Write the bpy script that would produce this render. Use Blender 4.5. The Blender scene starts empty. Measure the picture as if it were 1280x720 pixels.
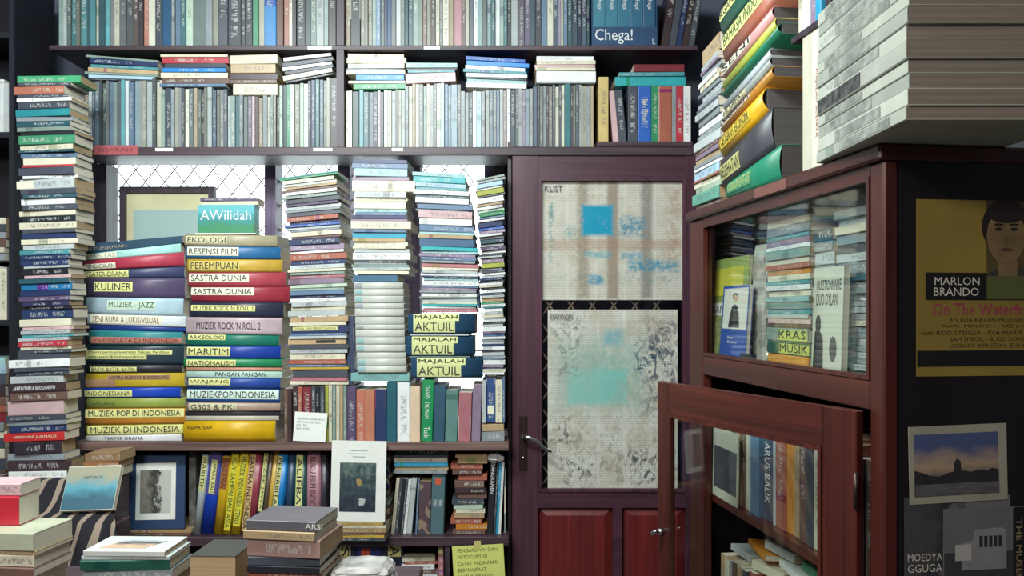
import bpy, math, random
from mathutils import Matrix, Vector
random.seed(11)
S = bpy.context.scene
COL = S.collection

# ------------------------------------------------------------------ camera, light, exposure
F = 1000.0            # focal length in pixels of the 1280 px wide frame
HZ = 390.0            # picture row of the horizon
CZ = 1.5              # eye height
cam_d = bpy.data.cameras.new('camera')
cam_d.sensor_width = 36.0
cam_d.lens = 36.0 * F / 1280.0
cam_d.shift_y = (HZ - 360.0) / 1280.0
cam_d.clip_start = 0.02
cam = bpy.data.objects.new('camera', cam_d)
cam.location = (0, 0, CZ)
cam.rotation_euler = (math.pi / 2, 0, 0)
COL.objects.link(cam)
S.camera = cam
S.view_settings.view_transform = 'Standard'
S.view_settings.look = 'None'
S.view_settings.gamma = 1.0
S.view_settings.use_curve_mapping = False
S.view_settings.exposure = 0.27

world = bpy.data.worlds.new('daylight')
S.world = world
world.use_nodes = True
bg = world.node_tree.nodes['Background']
bg.inputs[0].default_value = (0.86, 0.95, 1.0, 1)
bg.inputs[1].default_value = 4.0

def area_light(name, loc, target, sx, sy, power, colour):
    l = bpy.data.lights.new(name, 'AREA')
    l.shape = 'RECTANGLE'; l.size = sx; l.size_y = sy
    l.energy = power; l.color = colour
    o = bpy.data.objects.new(name, l)
    o.location = loc
    o.rotation_euler = (Vector(target) - Vector(loc)).to_track_quat('-Z', 'Y').to_euler()
    COL.objects.link(o)
    return o

area_light('ceiling_and_fill_light', (-0.75, 1.3, 2.85), (-0.6, 2.45, 0.9), 1.3, 0.35, 50, (0.9, 1.0, 1.0))
area_light('ceiling_and_fill_light', (-1.1, -0.55, 2.7), (-0.5, 3.0, 0.8), 0.9, 0.3, 36, (1.0, 0.94, 0.86))  # added warm fill from behind the camera, no fitting seen there

# ------------------------------------------------------------------ small helpers
def lin(h):
    h = h.lstrip('#')
    out = []
    for i in (0, 2, 4):
        c = int(h[i:i + 2], 16) / 255.0
        out.append(c / 12.92 if c <= 0.04045 else ((c + 0.055) / 1.055) ** 2.4)
    return (*out, 1.0)

def P(px, py, Y):
    """point of the place that stands at picture position px, py and distance Y"""
    return Vector(((px - 640) * Y / F, Y, CZ + (HZ - py) * Y / F))

PAL = {
    'tl': ('teal', '#4c939b'), 'dt': ('dark teal', '#2c5763'), 'lt': ('pale teal', '#9cc6c6'), 'tq': ('turquoise', '#2fa5ab'),
    'gg': ('grey green', '#84988f'), 'pg': ('pale green', '#b4c9b2'), 'cr': ('cream', '#d8d3bb'), 'wh': ('white', '#e6eae8'),
    'lg': ('light grey', '#b9c1c1'), 'gr': ('grey', '#8b9498'), 'dg': ('dark grey', '#474d58'), 'bk': ('black', '#22242c'),
    'nv': ('navy', '#26365f'), 'bl': ('blue', '#2a5fb4'), 'bb': ('bright blue', '#1b84d6'), 'rb': ('royal blue', '#1439c4'),
    'sb': ('slate blue', '#5c7795'), 'pb': ('pale blue', '#a9c6d8'), 'br': ('brown', '#6c5249'), 'db': ('dark brown', '#3f2f33'),
    'tn': ('tan', '#b89f7a'), 'rs': ('rust red', '#a45f4c'), 'rd': ('red', '#b53543'), 'dr': ('dark red', '#7e2c35'),
    'pk': ('pale pink', '#d2b1b4'), 'mv': ('mauve', '#8f7d95'), 'pu': ('purple', '#554766'), 'gn': ('green', '#2f8c5c'),
    'dn': ('dark green', '#1e5445'), 'ye': ('yellow', '#d9bd20'), 'yg': ('yellow green', '#aab14a'), 'or': ('orange', '#cf8730'),
    'mu': ('mustard', '#c8a53f'), 'ol': ('olive', '#8d9055'), 'rp': ('dusty rose', '#ad6f77'),
}

# ------------------------------------------------------------------ materials
MATS = {}
def nm(name):
    m = bpy.data.materials.new(name); m.use_nodes = True
    nt = m.node_tree
    return m, nt, nt.nodes['Principled BSDF'], nt.links

def mat(name, hexc, rough=0.5, metal=0.0, var=0.0, scale=8.0, coat=0.0, spec=0.5, stretch=None):
    """plain or softly mottled material"""
    key = (name, hexc, rough, metal, var)
    if key in MATS: return MATS[key]
    m, nt, b, L = nm(name)
    b.inputs['Roughness'].default_value = rough
    b.inputs['Metallic'].default_value = metal
    b.inputs['Coat Weight'].default_value = coat
    b.inputs['Specular IOR Level'].default_value = spec
    c = lin(hexc)
    if var > 0:
        tc = nt.nodes.new('ShaderNodeTexCoord')
        src = tc.outputs['Object']
        if stretch:
            mp = nt.nodes.new('ShaderNodeMapping'); mp.inputs['Scale'].default_value = stretch
            L.new(src, mp.inputs['Vector']); src = mp.outputs['Vector']
        n = nt.nodes.new('ShaderNodeTexNoise'); n.inputs['Scale'].default_value = scale; n.inputs['Detail'].default_value = 5
        L.new(src, n.inputs['Vector'])
        r = nt.nodes.new('ShaderNodeValToRGB')
        r.color_ramp.elements[0].position = 0.3; r.color_ramp.elements[1].position = 0.72
        r.color_ramp.elements[0].color = tuple(max(0, x * (1 - var)) for x in c[:3]) + (1,)
        r.color_ramp.elements[1].color = tuple(min(1, x * (1 + var)) for x in c[:3]) + (1,)
        L.new(n.outputs['Fac'], r.inputs['Fac']); L.new(r.outputs['Color'], b.inputs['Base Color'])
    else:
        b.inputs['Base Color'].default_value = c
    MATS[key] = m
    return m

def node(nt, kind, **kw):
    n = nt.nodes.new(kind)
    for k, v in kw.items(): setattr(n, k, v)
    return n

def math_node(nt, op, a, b=None, c=None):
    n = nt.nodes.new('ShaderNodeMath'); n.operation = op
    for i, v in enumerate((a, b, c)):
        if v is None: continue
        if isinstance(v, (int, float)): n.inputs[i].default_value = v
        else: nt.links.new(v, n.inputs[i])
    return n.outputs[0]

def mixc(nt, fac, a, b):
    n = nt.nodes.new('ShaderNodeMix'); n.data_type = 'RGBA'
    for sock, v in ((n.inputs[0], fac), (n.inputs[6], a), (n.inputs[7], b)):
        if isinstance(v, (int, float)): sock.default_value = v
        elif isinstance(v, tuple): sock.default_value = v
        else: nt.links.new(v, sock)
    return n.outputs[2]

def cover_material(name, printed, rough, coat):
    """book cover: the book's own colour; printed spines carry a title line, an author line and colour bands"""
    m, nt, b, L = nm(name)
    b.inputs['Roughness'].default_value = rough
    b.inputs['Coat Weight'].default_value = coat
    b.inputs['Coat Roughness'].default_value = 0.25
    oi = nt.nodes.new('ShaderNodeObjectInfo')
    base = oi.outputs['Color']; R = oi.outputs['Random']
    tc = nt.nodes.new('ShaderNodeTexCoord')
    n0 = node(nt, 'ShaderNodeTexNoise'); n0.inputs['Scale'].default_value = 22; n0.inputs['Detail'].default_value = 4
    L.new(tc.outputs['Object'], n0.inputs['Vector'])
    wear = math_node(nt, 'MULTIPLY_ADD', n0.outputs['Fac'], 0.5, 0.75)
    vm = nt.nodes.new('ShaderNodeVectorMath'); vm.operation = 'SCALE'
    L.new(base, vm.inputs[0]); L.new(wear, vm.inputs['Scale'])
    colour = vm.outputs[0]
    if printed:
        uv = nt.nodes.new('ShaderNodeUVMap'); uv.uv_map = 'spine'
        sp = nt.nodes.new('ShaderNodeSeparateXYZ'); L.new(uv.outputs[0], sp.inputs[0])
        U, V = sp.outputs[0], sp.outputs[1]
        off = math_node(nt, 'ABSOLUTE', math_node(nt, 'SUBTRACT', V, 0.5))
        on_spine = math_node(nt, 'LESS_THAN', off, 0.49)
        narrow = math_node(nt, 'LESS_THAN', off, 0.24)
        bw = nt.nodes.new('ShaderNodeRGBToBW'); L.new(base, bw.inputs[0])
        light = math_node(nt, 'GREATER_THAN', bw.outputs[0], 0.30)
        ink = mixc(nt, light, (0.6, 0.62, 0.58, 1), (0.12, 0.12, 0.14, 1))
        r2 = math_node(nt, 'FRACT', math_node(nt, 'MULTIPLY', R, 7.31))
        r3 = math_node(nt, 'FRACT', math_node(nt, 'MULTIPLY', R, 23.7))
        r4 = math_node(nt, 'FRACT', math_node(nt, 'MULTIPLY', R, 61.3))
        # letters: a noise stretched over the spine, cut hard
        cx = nt.nodes.new('ShaderNodeCombineXYZ')
        L.new(math_node(nt, 'MULTIPLY', U, 300.0), cx.inputs[0])
        L.new(math_node(nt, 'MULTIPLY', V, 2.2), cx.inputs[1])
        L.new(math_node(nt, 'MULTIPLY', R, 90.0), cx.inputs[2])
        nz = node(nt, 'ShaderNodeTexNoise'); nz.inputs['Scale'].default_value = 1.0; nz.inputs['Detail'].default_value = 1.0
        L.new(cx.outputs[0], nz.inputs['Vector'])
        glyph = math_node(nt, 'GREATER_THAN', nz.outputs['Fac'], 0.52)
        def within(a, bb):
            return math_node(nt, 'MULTIPLY', math_node(nt, 'GREATER_THAN', U, a), math_node(nt, 'LESS_THAN', U, bb))
        t0 = math_node(nt, 'MULTIPLY_ADD', r2, 0.05, 0.012)
        t1 = math_node(nt, 'ADD', t0, math_node(nt, 'MULTIPLY_ADD', r3, 0.07, 0.045))
        a0 = math_node(nt, 'ADD', t1, 0.018)
        a1 = math_node(nt, 'ADD', a0, math_node(nt, 'MULTIPLY_ADD', r4, 0.03, 0.012))
        txt = math_node(nt, 'MAXIMUM', within(t0, t1), within(a0, a1))
        has = math_node(nt, 'GREATER_THAN', r4, 0.35)
        txt = math_node(nt, 'MULTIPLY', math_node(nt, 'MULTIPLY', txt, glyph), math_node(nt, 'MULTIPLY', narrow, has))
        # colour band on some spines
        b0 = math_node(nt, 'MULTIPLY', r4, 0.14)
        band = math_node(nt, 'MULTIPLY', within(b0, math_node(nt, 'ADD', b0, math_node(nt, 'MULTIPLY_ADD', r2, 0.03, 0.008))), on_spine)
        band = math_node(nt, 'MULTIPLY', band, math_node(nt, 'LESS_THAN', r3, 0.3))
        hsv = nt.nodes.new('ShaderNodeHueSaturation')
        hsv.inputs['Value'].default_value = 0.62; hsv.inputs['Saturation'].default_value = 1.25
        L.new(math_node(nt, 'MULTIPLY_ADD', r2, 0.3, 0.35), hsv.inputs['Hue'])
        L.new(colour, hsv.inputs['Color'])
        colour = mixc(nt, math_node(nt, 'MULTIPLY', band, 0.85), colour, hsv.outputs[0])
        colour = mixc(nt, math_node(nt, 'MULTIPLY', txt, 0.55), colour, ink)
    L.new(colour, b.inputs['Base Color'])
    return m

M_COVER = cover_material('printed_cover', True, 0.42, 0.15)
M_PLAIN = cover_material('cloth_cover', False, 0.45, 0.2)

def pages_material(name, c1, c2):
    m, nt, b, L = nm(name)
    b.inputs['Roughness'].default_value = 0.85
    tc = nt.nodes.new('ShaderNodeTexCoord')
    mp = nt.nodes.new('ShaderNodeMapping'); mp.inputs['Scale'].default_value = (3, 3, 900)
    L.new(tc.outputs['Object'], mp.inputs['Vector'])
    n = node(nt, 'ShaderNodeTexNoise'); n.inputs['Scale'].default_value = 1.0; n.inputs['Detail'].default_value = 3
    L.new(mp.outputs[0], n.inputs['Vector'])
    L.new(mixc(nt, n.outputs['Fac'], lin(c1), lin(c2)), b.inputs['Base Color'])
    return m
M_PAGES = pages_material('paper_edges', '#b9ae98', '#ece6d6')
M_OLDPAGES = pages_material('yellowed_paper_edges', '#8f7656', '#c8ae88')
M_DIMPAGES = pages_material('shaded_brown_paper_edges', '#5f564e', '#a0968a')  # brownish paper with the shade of the end faces put into its colour

def wood(name, c1, c2, rough=0.4, axis=2, scale=1.0):
    m, nt, b, L = nm(name)
    b.inputs['Roughness'].default_value = rough
    b.inputs['Coat Weight'].default_value = 0.15
    b.inputs['Coat Roughness'].default_value = 0.3
    tc = nt.nodes.new('ShaderNodeTexCoord')
    mp = nt.nodes.new('ShaderNodeMapping')
    s = [38 * scale] * 3; s[axis] = 1.6 * scale
    mp.inputs['Scale'].default_value = s
    L.new(tc.outputs['Object'], mp.inputs['Vector'])
    n = node(nt, 'ShaderNodeTexNoise'); n.inputs['Scale'].default_value = 1.0; n.inputs['Detail'].default_value = 6; n.inputs['Distortion'].default_value = 0.8
    L.new(mp.outputs[0], n.inputs['Vector'])
    r = nt.nodes.new('ShaderNodeValToRGB')
    r.color_ramp.elements[0].position = 0.35; r.color_ramp.elements[1].position = 0.7
    r.color_ramp.elements[0].color = lin(c1); r.color_ramp.elements[1].color = lin(c2)
    L.new(n.outputs['Fac'], r.inputs['Fac']); L.new(r.outputs['Color'], b.inputs['Base Color'])
    bp = nt.nodes.new('ShaderNodeBump'); bp.inputs['Strength'].default_value = 0.12; bp.inputs['Distance'].default_value = 0.002
    L.new(n.outputs['Fac'], bp.inputs['Height']); L.new(bp.outputs[0], b.inputs['Normal'])
    return m
M_SHELF = wood('dark_shelf_wood', '#33242c', '#54404a', 0.5, 0)
M_POST = wood('dark_post_wood', '#2f2630', '#4b3d49', 0.5, 2)
M_DOOR = wood('red_brown_door_wood', '#3d2330', '#573444', 0.42, 2)
M_DOORP = wood('red_door_panel_wood', '#5a1c1f', '#742826', 0.38, 2)
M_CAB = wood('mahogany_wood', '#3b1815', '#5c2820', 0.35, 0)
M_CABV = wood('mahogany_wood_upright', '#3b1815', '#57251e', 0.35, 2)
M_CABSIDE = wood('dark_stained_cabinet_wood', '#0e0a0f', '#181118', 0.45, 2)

def glass(name, gloss=0.08):
    m, nt, b, L = nm(name)
    nt.nodes.remove(b)
    out = nt.nodes['Material Output']
    tr = nt.nodes.new('ShaderNodeBsdfTransparent'); tr.inputs[0].default_value = (0.95, 0.975, 0.96, 1)
    gl = nt.nodes.new('ShaderNodeBsdfGlossy'); gl.inputs['Roughness'].default_value = 0.03
    lw = nt.nodes.new('ShaderNodeLayerWeight'); lw.inputs[0].default_value = 0.35
    mx = nt.nodes.new('ShaderNodeMixShader')
    L.new(math_node(nt, 'MULTIPLY_ADD', lw.outputs['Fresnel'], 0.10, gloss), mx.inputs[0])
    L.new(tr.outputs[0], mx.inputs[1]); L.new(gl.outputs[0], mx.inputs[2])
    L.new(mx.outputs[0], out.inputs[0])
    return m
M_GLASS = glass('window_glass', 0.02)
M_CABGLASS = glass('cabinet_glass', 0.045)

M_METAL = mat('brushed_steel', '#b8babd', 0.28, 1.0)
M_DARKMETAL = mat('dark_bronze', '#4a3c38', 0.4, 0.8)
M_IRON = mat('painted_iron_mesh', '#8b7368', 0.5, 0.3)
M_PAPER = mat('white_paper', '#e8ebe4', 0.7, 0, 0.06, 14)
M_LABEL = mat('pale_yellow_label_paper', '#dcdc92', 0.7, 0, 0.08, 40)
M_LABELW = mat('off_white_label_paper', '#e4e4cc', 0.7, 0, 0.06, 40)
M_INK = mat('black_marker_ink', '#2b2a2c', 0.7)
M_INKW = mat('white_print', '#e3e6e6', 0.6)

# ------------------------------------------------------------------ mesh building
def link(name, me, m, parent=None):
    o = bpy.data.objects.new(name, me)
    if m is not None: me.materials.append(m)
    COL.objects.link(o)
    if parent is not None: o.parent = parent
    return o

def empty(name, loc=(0, 0, 0), M=None):
    o = bpy.data.objects.new(name, None)
    o.empty_display_size = 0.05
    if M is not None: o.matrix_world = M
    else: o.location = loc
    COL.objects.link(o)
    return o

def tag(o, label, cat, group=None):
    o['label'] = label; o['category'] = cat
    if group: o['group'] = group
    return o

class MB:
    """collects boxes, bars, prisms and tubes into ONE mesh"""
    def __init__(s): s.v = []; s.f = []; s.sm = []
    def add(s, vs, fs, smooth=False):
        k = len(s.v); s.v += [tuple(v) for v in vs]
        s.f += [tuple(i + k for i in f) for f in fs]; s.sm += [smooth] * len(fs)
        return s
    def box(s, x0, x1, y0, y1, z0, z1, M=None, ch=0.0):
        if ch > 0:
            c = ch
            vs = []
            for z, i in ((z0, c), (z0 + c, 0), (z1 - c, 0), (z1, c)):
                a, b, d, e = x0 + i, x1 - i, y0 + i, y1 - i
                q = c if i == 0 else 0.0
                vs += [(a + q, d, z), (b - q, d, z), (b, d + q, z), (b, e - q, z), (b - q, e, z), (a + q, e, z), (a, e - q, z), (a, d + q, z)]
            fs = [tuple(range(7, -1, -1)), tuple(range(24, 32))]
            for l in range(3):
                for i in range(8):
                    j = (i + 1) % 8
                    fs.append((l * 8 + i, l * 8 + j, l * 8 + 8 + j, l * 8 + 8 + i))
        else:
            vs = [(x0, y0, z0), (x1, y0, z0), (x1, y1, z0), (x0, y1, z0), (x0, y0, z1), (x1, y0, z1), (x1, y1, z1), (x0, y1, z1)]
            fs = [(3, 2, 1, 0), (4, 5, 6, 7), (0, 1, 5, 4), (1, 2, 6, 5), (2, 3, 7, 6), (3, 0, 4, 7)]
        if M is not None: vs = [M @ Vector(v) for v in vs]
        return s.add(vs, fs)
    def bar(s, a, b, w, h, up=(0, 1, 0)):
        a, b = Vector(a), Vector(b)
        d = (b - a).normalized(); u = Vector(up); sd = d.cross(u).normalized(); u = sd.cross(d)
        vs = []
        for p in (a, b):
            for i, j in ((-1, -1), (1, -1), (1, 1), (-1, 1)):
                vs.append(p + sd * (i * w / 2) + u * (j * h / 2))
        return s.add(vs, [(3, 2, 1, 0), (4, 5, 6, 7), (0, 1, 5, 4), (1, 2, 6, 5), (2, 3, 7, 6), (3, 0, 4, 7)])
    def tube(s, pts, r, n=10):
        pts = [Vector(p) for p in pts]; rings = []
        for i, p in enumerate(pts):
            d = (pts[min(i + 1, len(pts) - 1)] - pts[max(i - 1, 0)]).normalized()
            u = Vector((0, 0, 1)) if abs(d.z) < 0.9 else Vector((0, 1, 0))
            a = d.cross(u).normalized(); b = a.cross(d)
            rr = r[i] if isinstance(r, (list, tuple)) else r
            rings += [p + a * (rr * math.cos(t)) + b * (rr * math.sin(t)) for t in (2 * math.pi * k / n for k in range(n))]
        fs = [tuple(range(n - 1, -1, -1)), tuple(range((len(pts) - 1) * n, len(pts) * n))]
        for l in range(len(pts) - 1):
            for i in range(n):
                j = (i + 1) % n
                fs.append((l * n + i, l * n + j, (l + 1) * n + j, (l + 1) * n + i))
        return s.add(rings, fs, True)
    def prism(s, poly, y0, y1):
        """polygon in X-Z (counter-clockwise seen from -Y), from y0 (front) to y1"""
        n = len(poly)
        vs = [(x, y0, z) for x, z in poly] + [(x, y1, z) for x, z in poly]
        fs = [tuple(range(n)), tuple(range(2 * n - 1, n - 1, -1))]
        for i in range(n):
            j = (i + 1) % n
            fs.append((j, i, n + i, n + j))
        return s.add(vs, fs)
    def build(s, name, m, parent=None, M=None):
        me = bpy.data.meshes.new(name)
        me.from_pydata([tuple(v) for v in s.v], [], s.f)
        me.update()
        if any(s.sm): me.polygons.foreach_set('use_smooth', s.sm)
        o = link(name, me, m, parent)
        if M is not None: o.matrix_world = M if parent is None else M
        return o

def struct(o):
    o['kind'] = 'structure'
    return o

def lettering(text, parent, x0, x1, y, z0, z1, m=None, name='lettering', align='fit', depth=0.0006, lines=1.05):
    """letters as flat raised shapes filling x0..x1 by z0..z1 on the plane y of the parent's frame (read from -Y)"""
    cu = bpy.data.curves.new(name, 'FONT')
    cu.body = text; cu.size = 1.0; cu.resolution_u = 2; cu.space_line = lines
    tmp = bpy.data.objects.new(name, cu)
    me = bpy.data.meshes.new_from_object(tmp)
    bpy.data.objects.remove(tmp); bpy.data.curves.remove(cu)
    n = len(me.vertices)
    if n == 0: return None
    co = [0.0] * (3 * n); me.vertices.foreach_get('co', co)
    xs, ys = co[0::3], co[1::3]
    ax, bx, ay, by = min(xs), max(xs), min(ys), max(ys)
    sx = (x1 - x0) / max(1e-6, bx - ax); sz = (z1 - z0) / max(1e-6, by - ay)
    if align == 'keep': sx = sz = min(sx, sz)
    out = []
    for x, yv in zip(xs, ys): out += [x0 + (x - ax) * sx, y, z0 + (yv - ay) * sz]
    me.vertices.foreach_set('co', out); me.update()
    o = link(name, me, m or M_INK, parent)
    return o

# ------------------------------------------------------------------ books
def book_profile(d, c, bulge, hard):
    """outline of the cover across the book as (y, fraction of thickness) for outside and inside"""
    if bulge > 0:
        n = 6
        arc = [(bulge * (1 - math.sin(math.pi * k / n)) if 0 < k < n else bulge, k / n) for k in range(n + 1)]
        arc = [(y - bulge, f) for y, f in arc]     # y from 0 at the edges to -bulge in the middle
    else:
        arc = [(0.0015, 0.0), (0.0, 0.06), (0.0, 0.94), (0.0015, 1.0)]
    return arc

def make_book(M, w, d, t, code, name='book', label=None, cat='book', group=None, hard=False, bulge=0.0,
              plain=False, pages=None, strips=(), t2=None, colour=None, open_pages=None):
    """a book in its own frame: X along the spine, Y from the spine inwards, Z through the thickness.
    t and t2 are the thickness at the left and the right end of the spine."""
    t2 = t if t2 is None else t2
    c = min(0.0022 if hard else 0.0011, min(t, t2) * 0.18)
    arc = book_profile(d, c, bulge, hard)
    xs = (-w / 2, w / 2); th = (t, t2)
    outer = [(d, 0.0)] + arc + [(d, 1.0)]
    verts = []; faces = []; uvs = []
    no = len(outer)
    def inner(y, f, tt, k):
        z = f * tt
        if k == 0: return d, c
        if k == no - 1: return d, tt - c
        return max(y, 0) + c if bulge == 0 else y + c, min(max(z, c), tt - c)
    for side in (0, 1):
        tt = th[side]; x = xs[side]
        for (y, f) in outer: verts.append((x, y, f * tt))
        for k, (y, f) in enumerate(outer):
            yy, zz = inner(y, f, tt, k); verts.append((x, yy, zz))
    N = 2 * no
    for k in range(no - 1):
        faces.append((k, N + k, N + k + 1, k + 1))
        if k == 0: vv = (-1, -1, -1, -1)
        elif k == no - 2: vv = (2, 2, 2, 2)
        else: vv = (outer[k][1], outer[k][1], outer[k + 1][1], outer[k + 1][1])
        uvs += [(0.0, vv[0]), (w, vv[1]), (w, vv[2]), (0.0, vv[3])]
        faces.append((no + k, no + k + 1, N + no + k + 1, N + no + k)); uvs += [(0, -1)] * 4
        faces.append((k, k + 1, no + k + 1, no + k)); uvs += [(0, -1)] * 4
        faces.append((N + k + 1, N + k, N + no + k, N + no + k + 1)); uvs += [(0, -1)] * 4
    faces.append((0, no, N + no, N)); uvs += [(0, -1)] * 4
    faces.append((no - 1, N + no - 1, N + 2 * no - 1, 2 * no - 1)); uvs += [(0, -1)] * 4
    me = bpy.data.meshes.new(name)
    me.from_pydata(verts, [], faces); me.update()
    lay = me.uv_layers.new(name='spine')
    lay.data.foreach_set('uv', [q for uv in uvs for q in uv])
    if bulge > 0: me.polygons.foreach_set('use_smooth', [True] * len(faces))
    o = link(name, me, M_PLAIN if plain else M_COVER)
    o.matrix_world = M
    col = lin(colour or PAL[code][1])
    j = random.uniform(0.88, 1.1) if not plain else 1.0
    o.color = tuple(min(1.0, q * j) for q in col[:3]) + (1,)
    i = 0.003 if hard else 0.0004
    q = MB()
    a, b = -w / 2 + i, w / 2 - i
    za, zb = c + 0.0002, t - c - 0.0002; zc = t2 - c - 0.0002
    y0, y1 = c + 0.0006, d - (0.003 if hard else 0.0005)
    e = min(0.003, t * 0.1)
    zm = (za + zb) / 2; zn = (za + zc) / 2
    vs = [(a, y0, za), (b, y0, za), (b, y1, za), (a, y1, za), (a, y0, zb), (b, y0, zc), (b, y1, zc), (a, y1, zb)]
    q.add(vs, [(3, 2, 1, 0), (4, 5, 6, 7), (0, 1, 5, 4), (1, 2, 6, 5), (2, 3, 7, 6), (3, 0, 4, 7)])
    pm = pages or random.choice((M_PAGES, M_PAGES, M_OLDPAGES))
    q.build('pages', pm, o)
    for s in strips:
        add_strip(o, w, t, t2, bulge, s)
    if label: o['label'] = label
    o['category'] = cat
    if group: o['group'] = group
    return o

def add_strip(o, w, t, t2, bulge, s):
    """paper label on a spine: fractions along (f0, f1) and across (z0, z1), paper material, text, ink"""
    f0, f1, z0, z1, pm, text, ink = s
    x0, x1 = -w / 2 + f0 * w, -w / 2 + f1 * w
    def T(x): return t + (t2 - t) * (x / w + 0.5)
    ys = []
    n = 4 if bulge > 0 else 1
    def Y(f):
        if bulge <= 0: return 0.0 if 0.05 < f < 0.95 else 0.0008
        return -bulge * math.sin(math.pi * f)
    q = MB()
    vs = []
    for k in range(n + 1):
        f = z0 + (z1 - z0) * k / n
        y = Y(f) - 0.0007
        vs += [(x0, y, f * T(x0)), (x1, y, f * T(x1)), (x0, y + 0.0005, f * T(x0)), (x1, y + 0.0005, f * T(x1))]
    fs = []
    for k in range(n):
        a = 4 * k; b = a + 4
        fs += [(a, a + 1, b + 1, b), (a + 2, b + 2, b + 3, a + 3), (a, b, b + 2, a + 2), (a + 1, a + 3, b + 3, b + 1)]
    fs += [(0, 2, 3, 1), (4 * n, 4 * n + 1, 4 * n + 3, 4 * n + 2)]
    q.add(vs, fs)
    host = o
    if pm is not None:
        host = q.build('spine_label', pm, o)
    if text:
        m = 0.035 * (f1 - f0) * w
        ymid = min(Y(z0), Y(z1), Y((z0 + z1) / 2)) - 0.0013
        zz0, zz1 = z0 + (z1 - z0) * 0.14, z1 - (z1 - z0) * 0.14
        if pm is None: zz0, zz1 = z0, z1
        tm = min(T(x0), T(x1))
        l = lettering(text, host, x0 + m, x1 - m, ymid, zz0 * tm, zz1 * tm, ink or M_INK)
        if l and abs(t2 - t) > 0.002:
            for v in l.data.vertices: v.co.z *= T(v.co.x) / tm
    return host

ORD = ['', 'first', 'second', 'third', 'fourth', 'fifth', 'sixth', 'seventh', 'eighth', 'ninth', 'tenth', 'eleventh', 'twelfth',
       'thirteenth', 'fourteenth', 'fifteenth', 'sixteenth', 'seventeenth', 'eighteenth', 'nineteenth', 'twentieth',
       'twenty-first', 'twenty-second', 'twenty-third', 'twenty-fourth', 'twenty-fifth', 'twenty-sixth', 'twenty-seventh', 'twenty-eighth']

def parse(tok):
    """'cr8' -> code, size"""
    if isinstance(tok, str):
        return dict(code=tok[:2], size=float(tok[2:] or 6))
    return dict(tok)

def R_lie(x, y, z, roll=0.0, yaw=0.0):
    return Matrix.Translation((x, y, z)) @ Matrix.Rotation(roll, 4, 'Y') @ Matrix.Rotation(yaw, 4, 'Z')

STAND = Matrix(((0, 0, 1, 0), (0, 1, 0, 0), (-1, 0, 0, 0), (0, 0, 0, 1)))   # spine upright, title reads downwards

def row(B, toks, x0, x1, z, top, y, d, left_ref, right_ref, group, lean=0.0, jit=0.012, kind='book', cat='book', name=None, hjit=0.02, fit=True, mute=None, **kw):
    """standing books from x0 to x1 on the level z of frame B; top(x) is the height of the row there"""
    items = [parse(t) for t in toks.split()] if isinstance(toks, str) else [parse(t) for t in toks]
    tot = sum(i['size'] for i in items)
    sc = (x1 - x0) / tot if fit else 1.0
    cl = math.cos(lean)
    refs = [(-1, left_ref)] + [(k, i['ref']) for k, i in enumerate(items) if i.get('ref')] + [(len(items), right_ref)]
    x = x0; made = []
    sizes = sorted(i['size'] for i in items); lo, hi = sizes[int(len(sizes) * .25)], sizes[int(len(sizes) * .8)]
    for k, it in enumerate(items):
        t = it['size'] * sc
        tt = max(0.003, t * cl - 0.0006)
        xm = x + t / 2
        h = it.get('h') or (top(xm) - z) * (1 - random.uniform(0, hjit)) - (0 if not lean else tt * abs(math.sin(lean)))
        if lean >= 0:
            Mx = Matrix.Translation((x + t, y + random.uniform(0, jit), z + 0.0004)) @ Matrix.Rotation(lean, 4, 'Y') @ Matrix.Translation((-tt, 0, h / 2))
        else:
            Mx = Matrix.Translation((x, y + random.uniform(0, jit), z + 0.0004)) @ Matrix.Rotation(lean, 4, 'Y') @ Matrix.Translation((0, 0, h / 2))
        size = 'thin ' if it['size'] <= lo else ('thick ' if it['size'] > hi else '')
        knd = it.get('kind', kind)
        label = it.get('label')
        if not label:
            lf = max((r for r in refs if r[0] < k), key=lambda r: r[0]); rt = min((r for r in refs if r[0] > k), key=lambda r: r[0])
            if rt[1] is None or (lf[1] is not None and k - lf[0] <= rt[0] - k):
                n, ref, side = k - lf[0], lf[1], 'right of'
                if lf[0] == -1: side = 'from'
            else:
                n, ref, side = rt[0] - k, rt[1], 'left of'
            label = f"{size}{PAL[it['code']][0]} {knd}, {ORD[n]} {side} {ref}"
        a = dict(kw); a.update(it.get('kw', {}))
        if mute and 'colour' not in a:  # haze put into the cover colour, tinted towards grey teal
            hx_ = PAL[it['code']][1].lstrip('#'); rgb = [int(hx_[q:q + 2], 16) for q in (0, 2, 4)]
            k_ = random.uniform(.55, 1.08); a['colour'] = '#' + ''.join('%02x' % max(0, min(255, int((v * (1 - mute) + g_ * mute) * k_))) for v, g_ in zip(rgb, (150, 170, 176)))
        o = make_book(B @ Mx @ STAND, h, it.get('d', d), tt, it['code'], it.get('name', (name if knd == 'book' and name else knd.replace(' ', '_'))), label, it.get('cat', cat), group, **a)
        made.append(o)
        x += t
    return made

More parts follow.
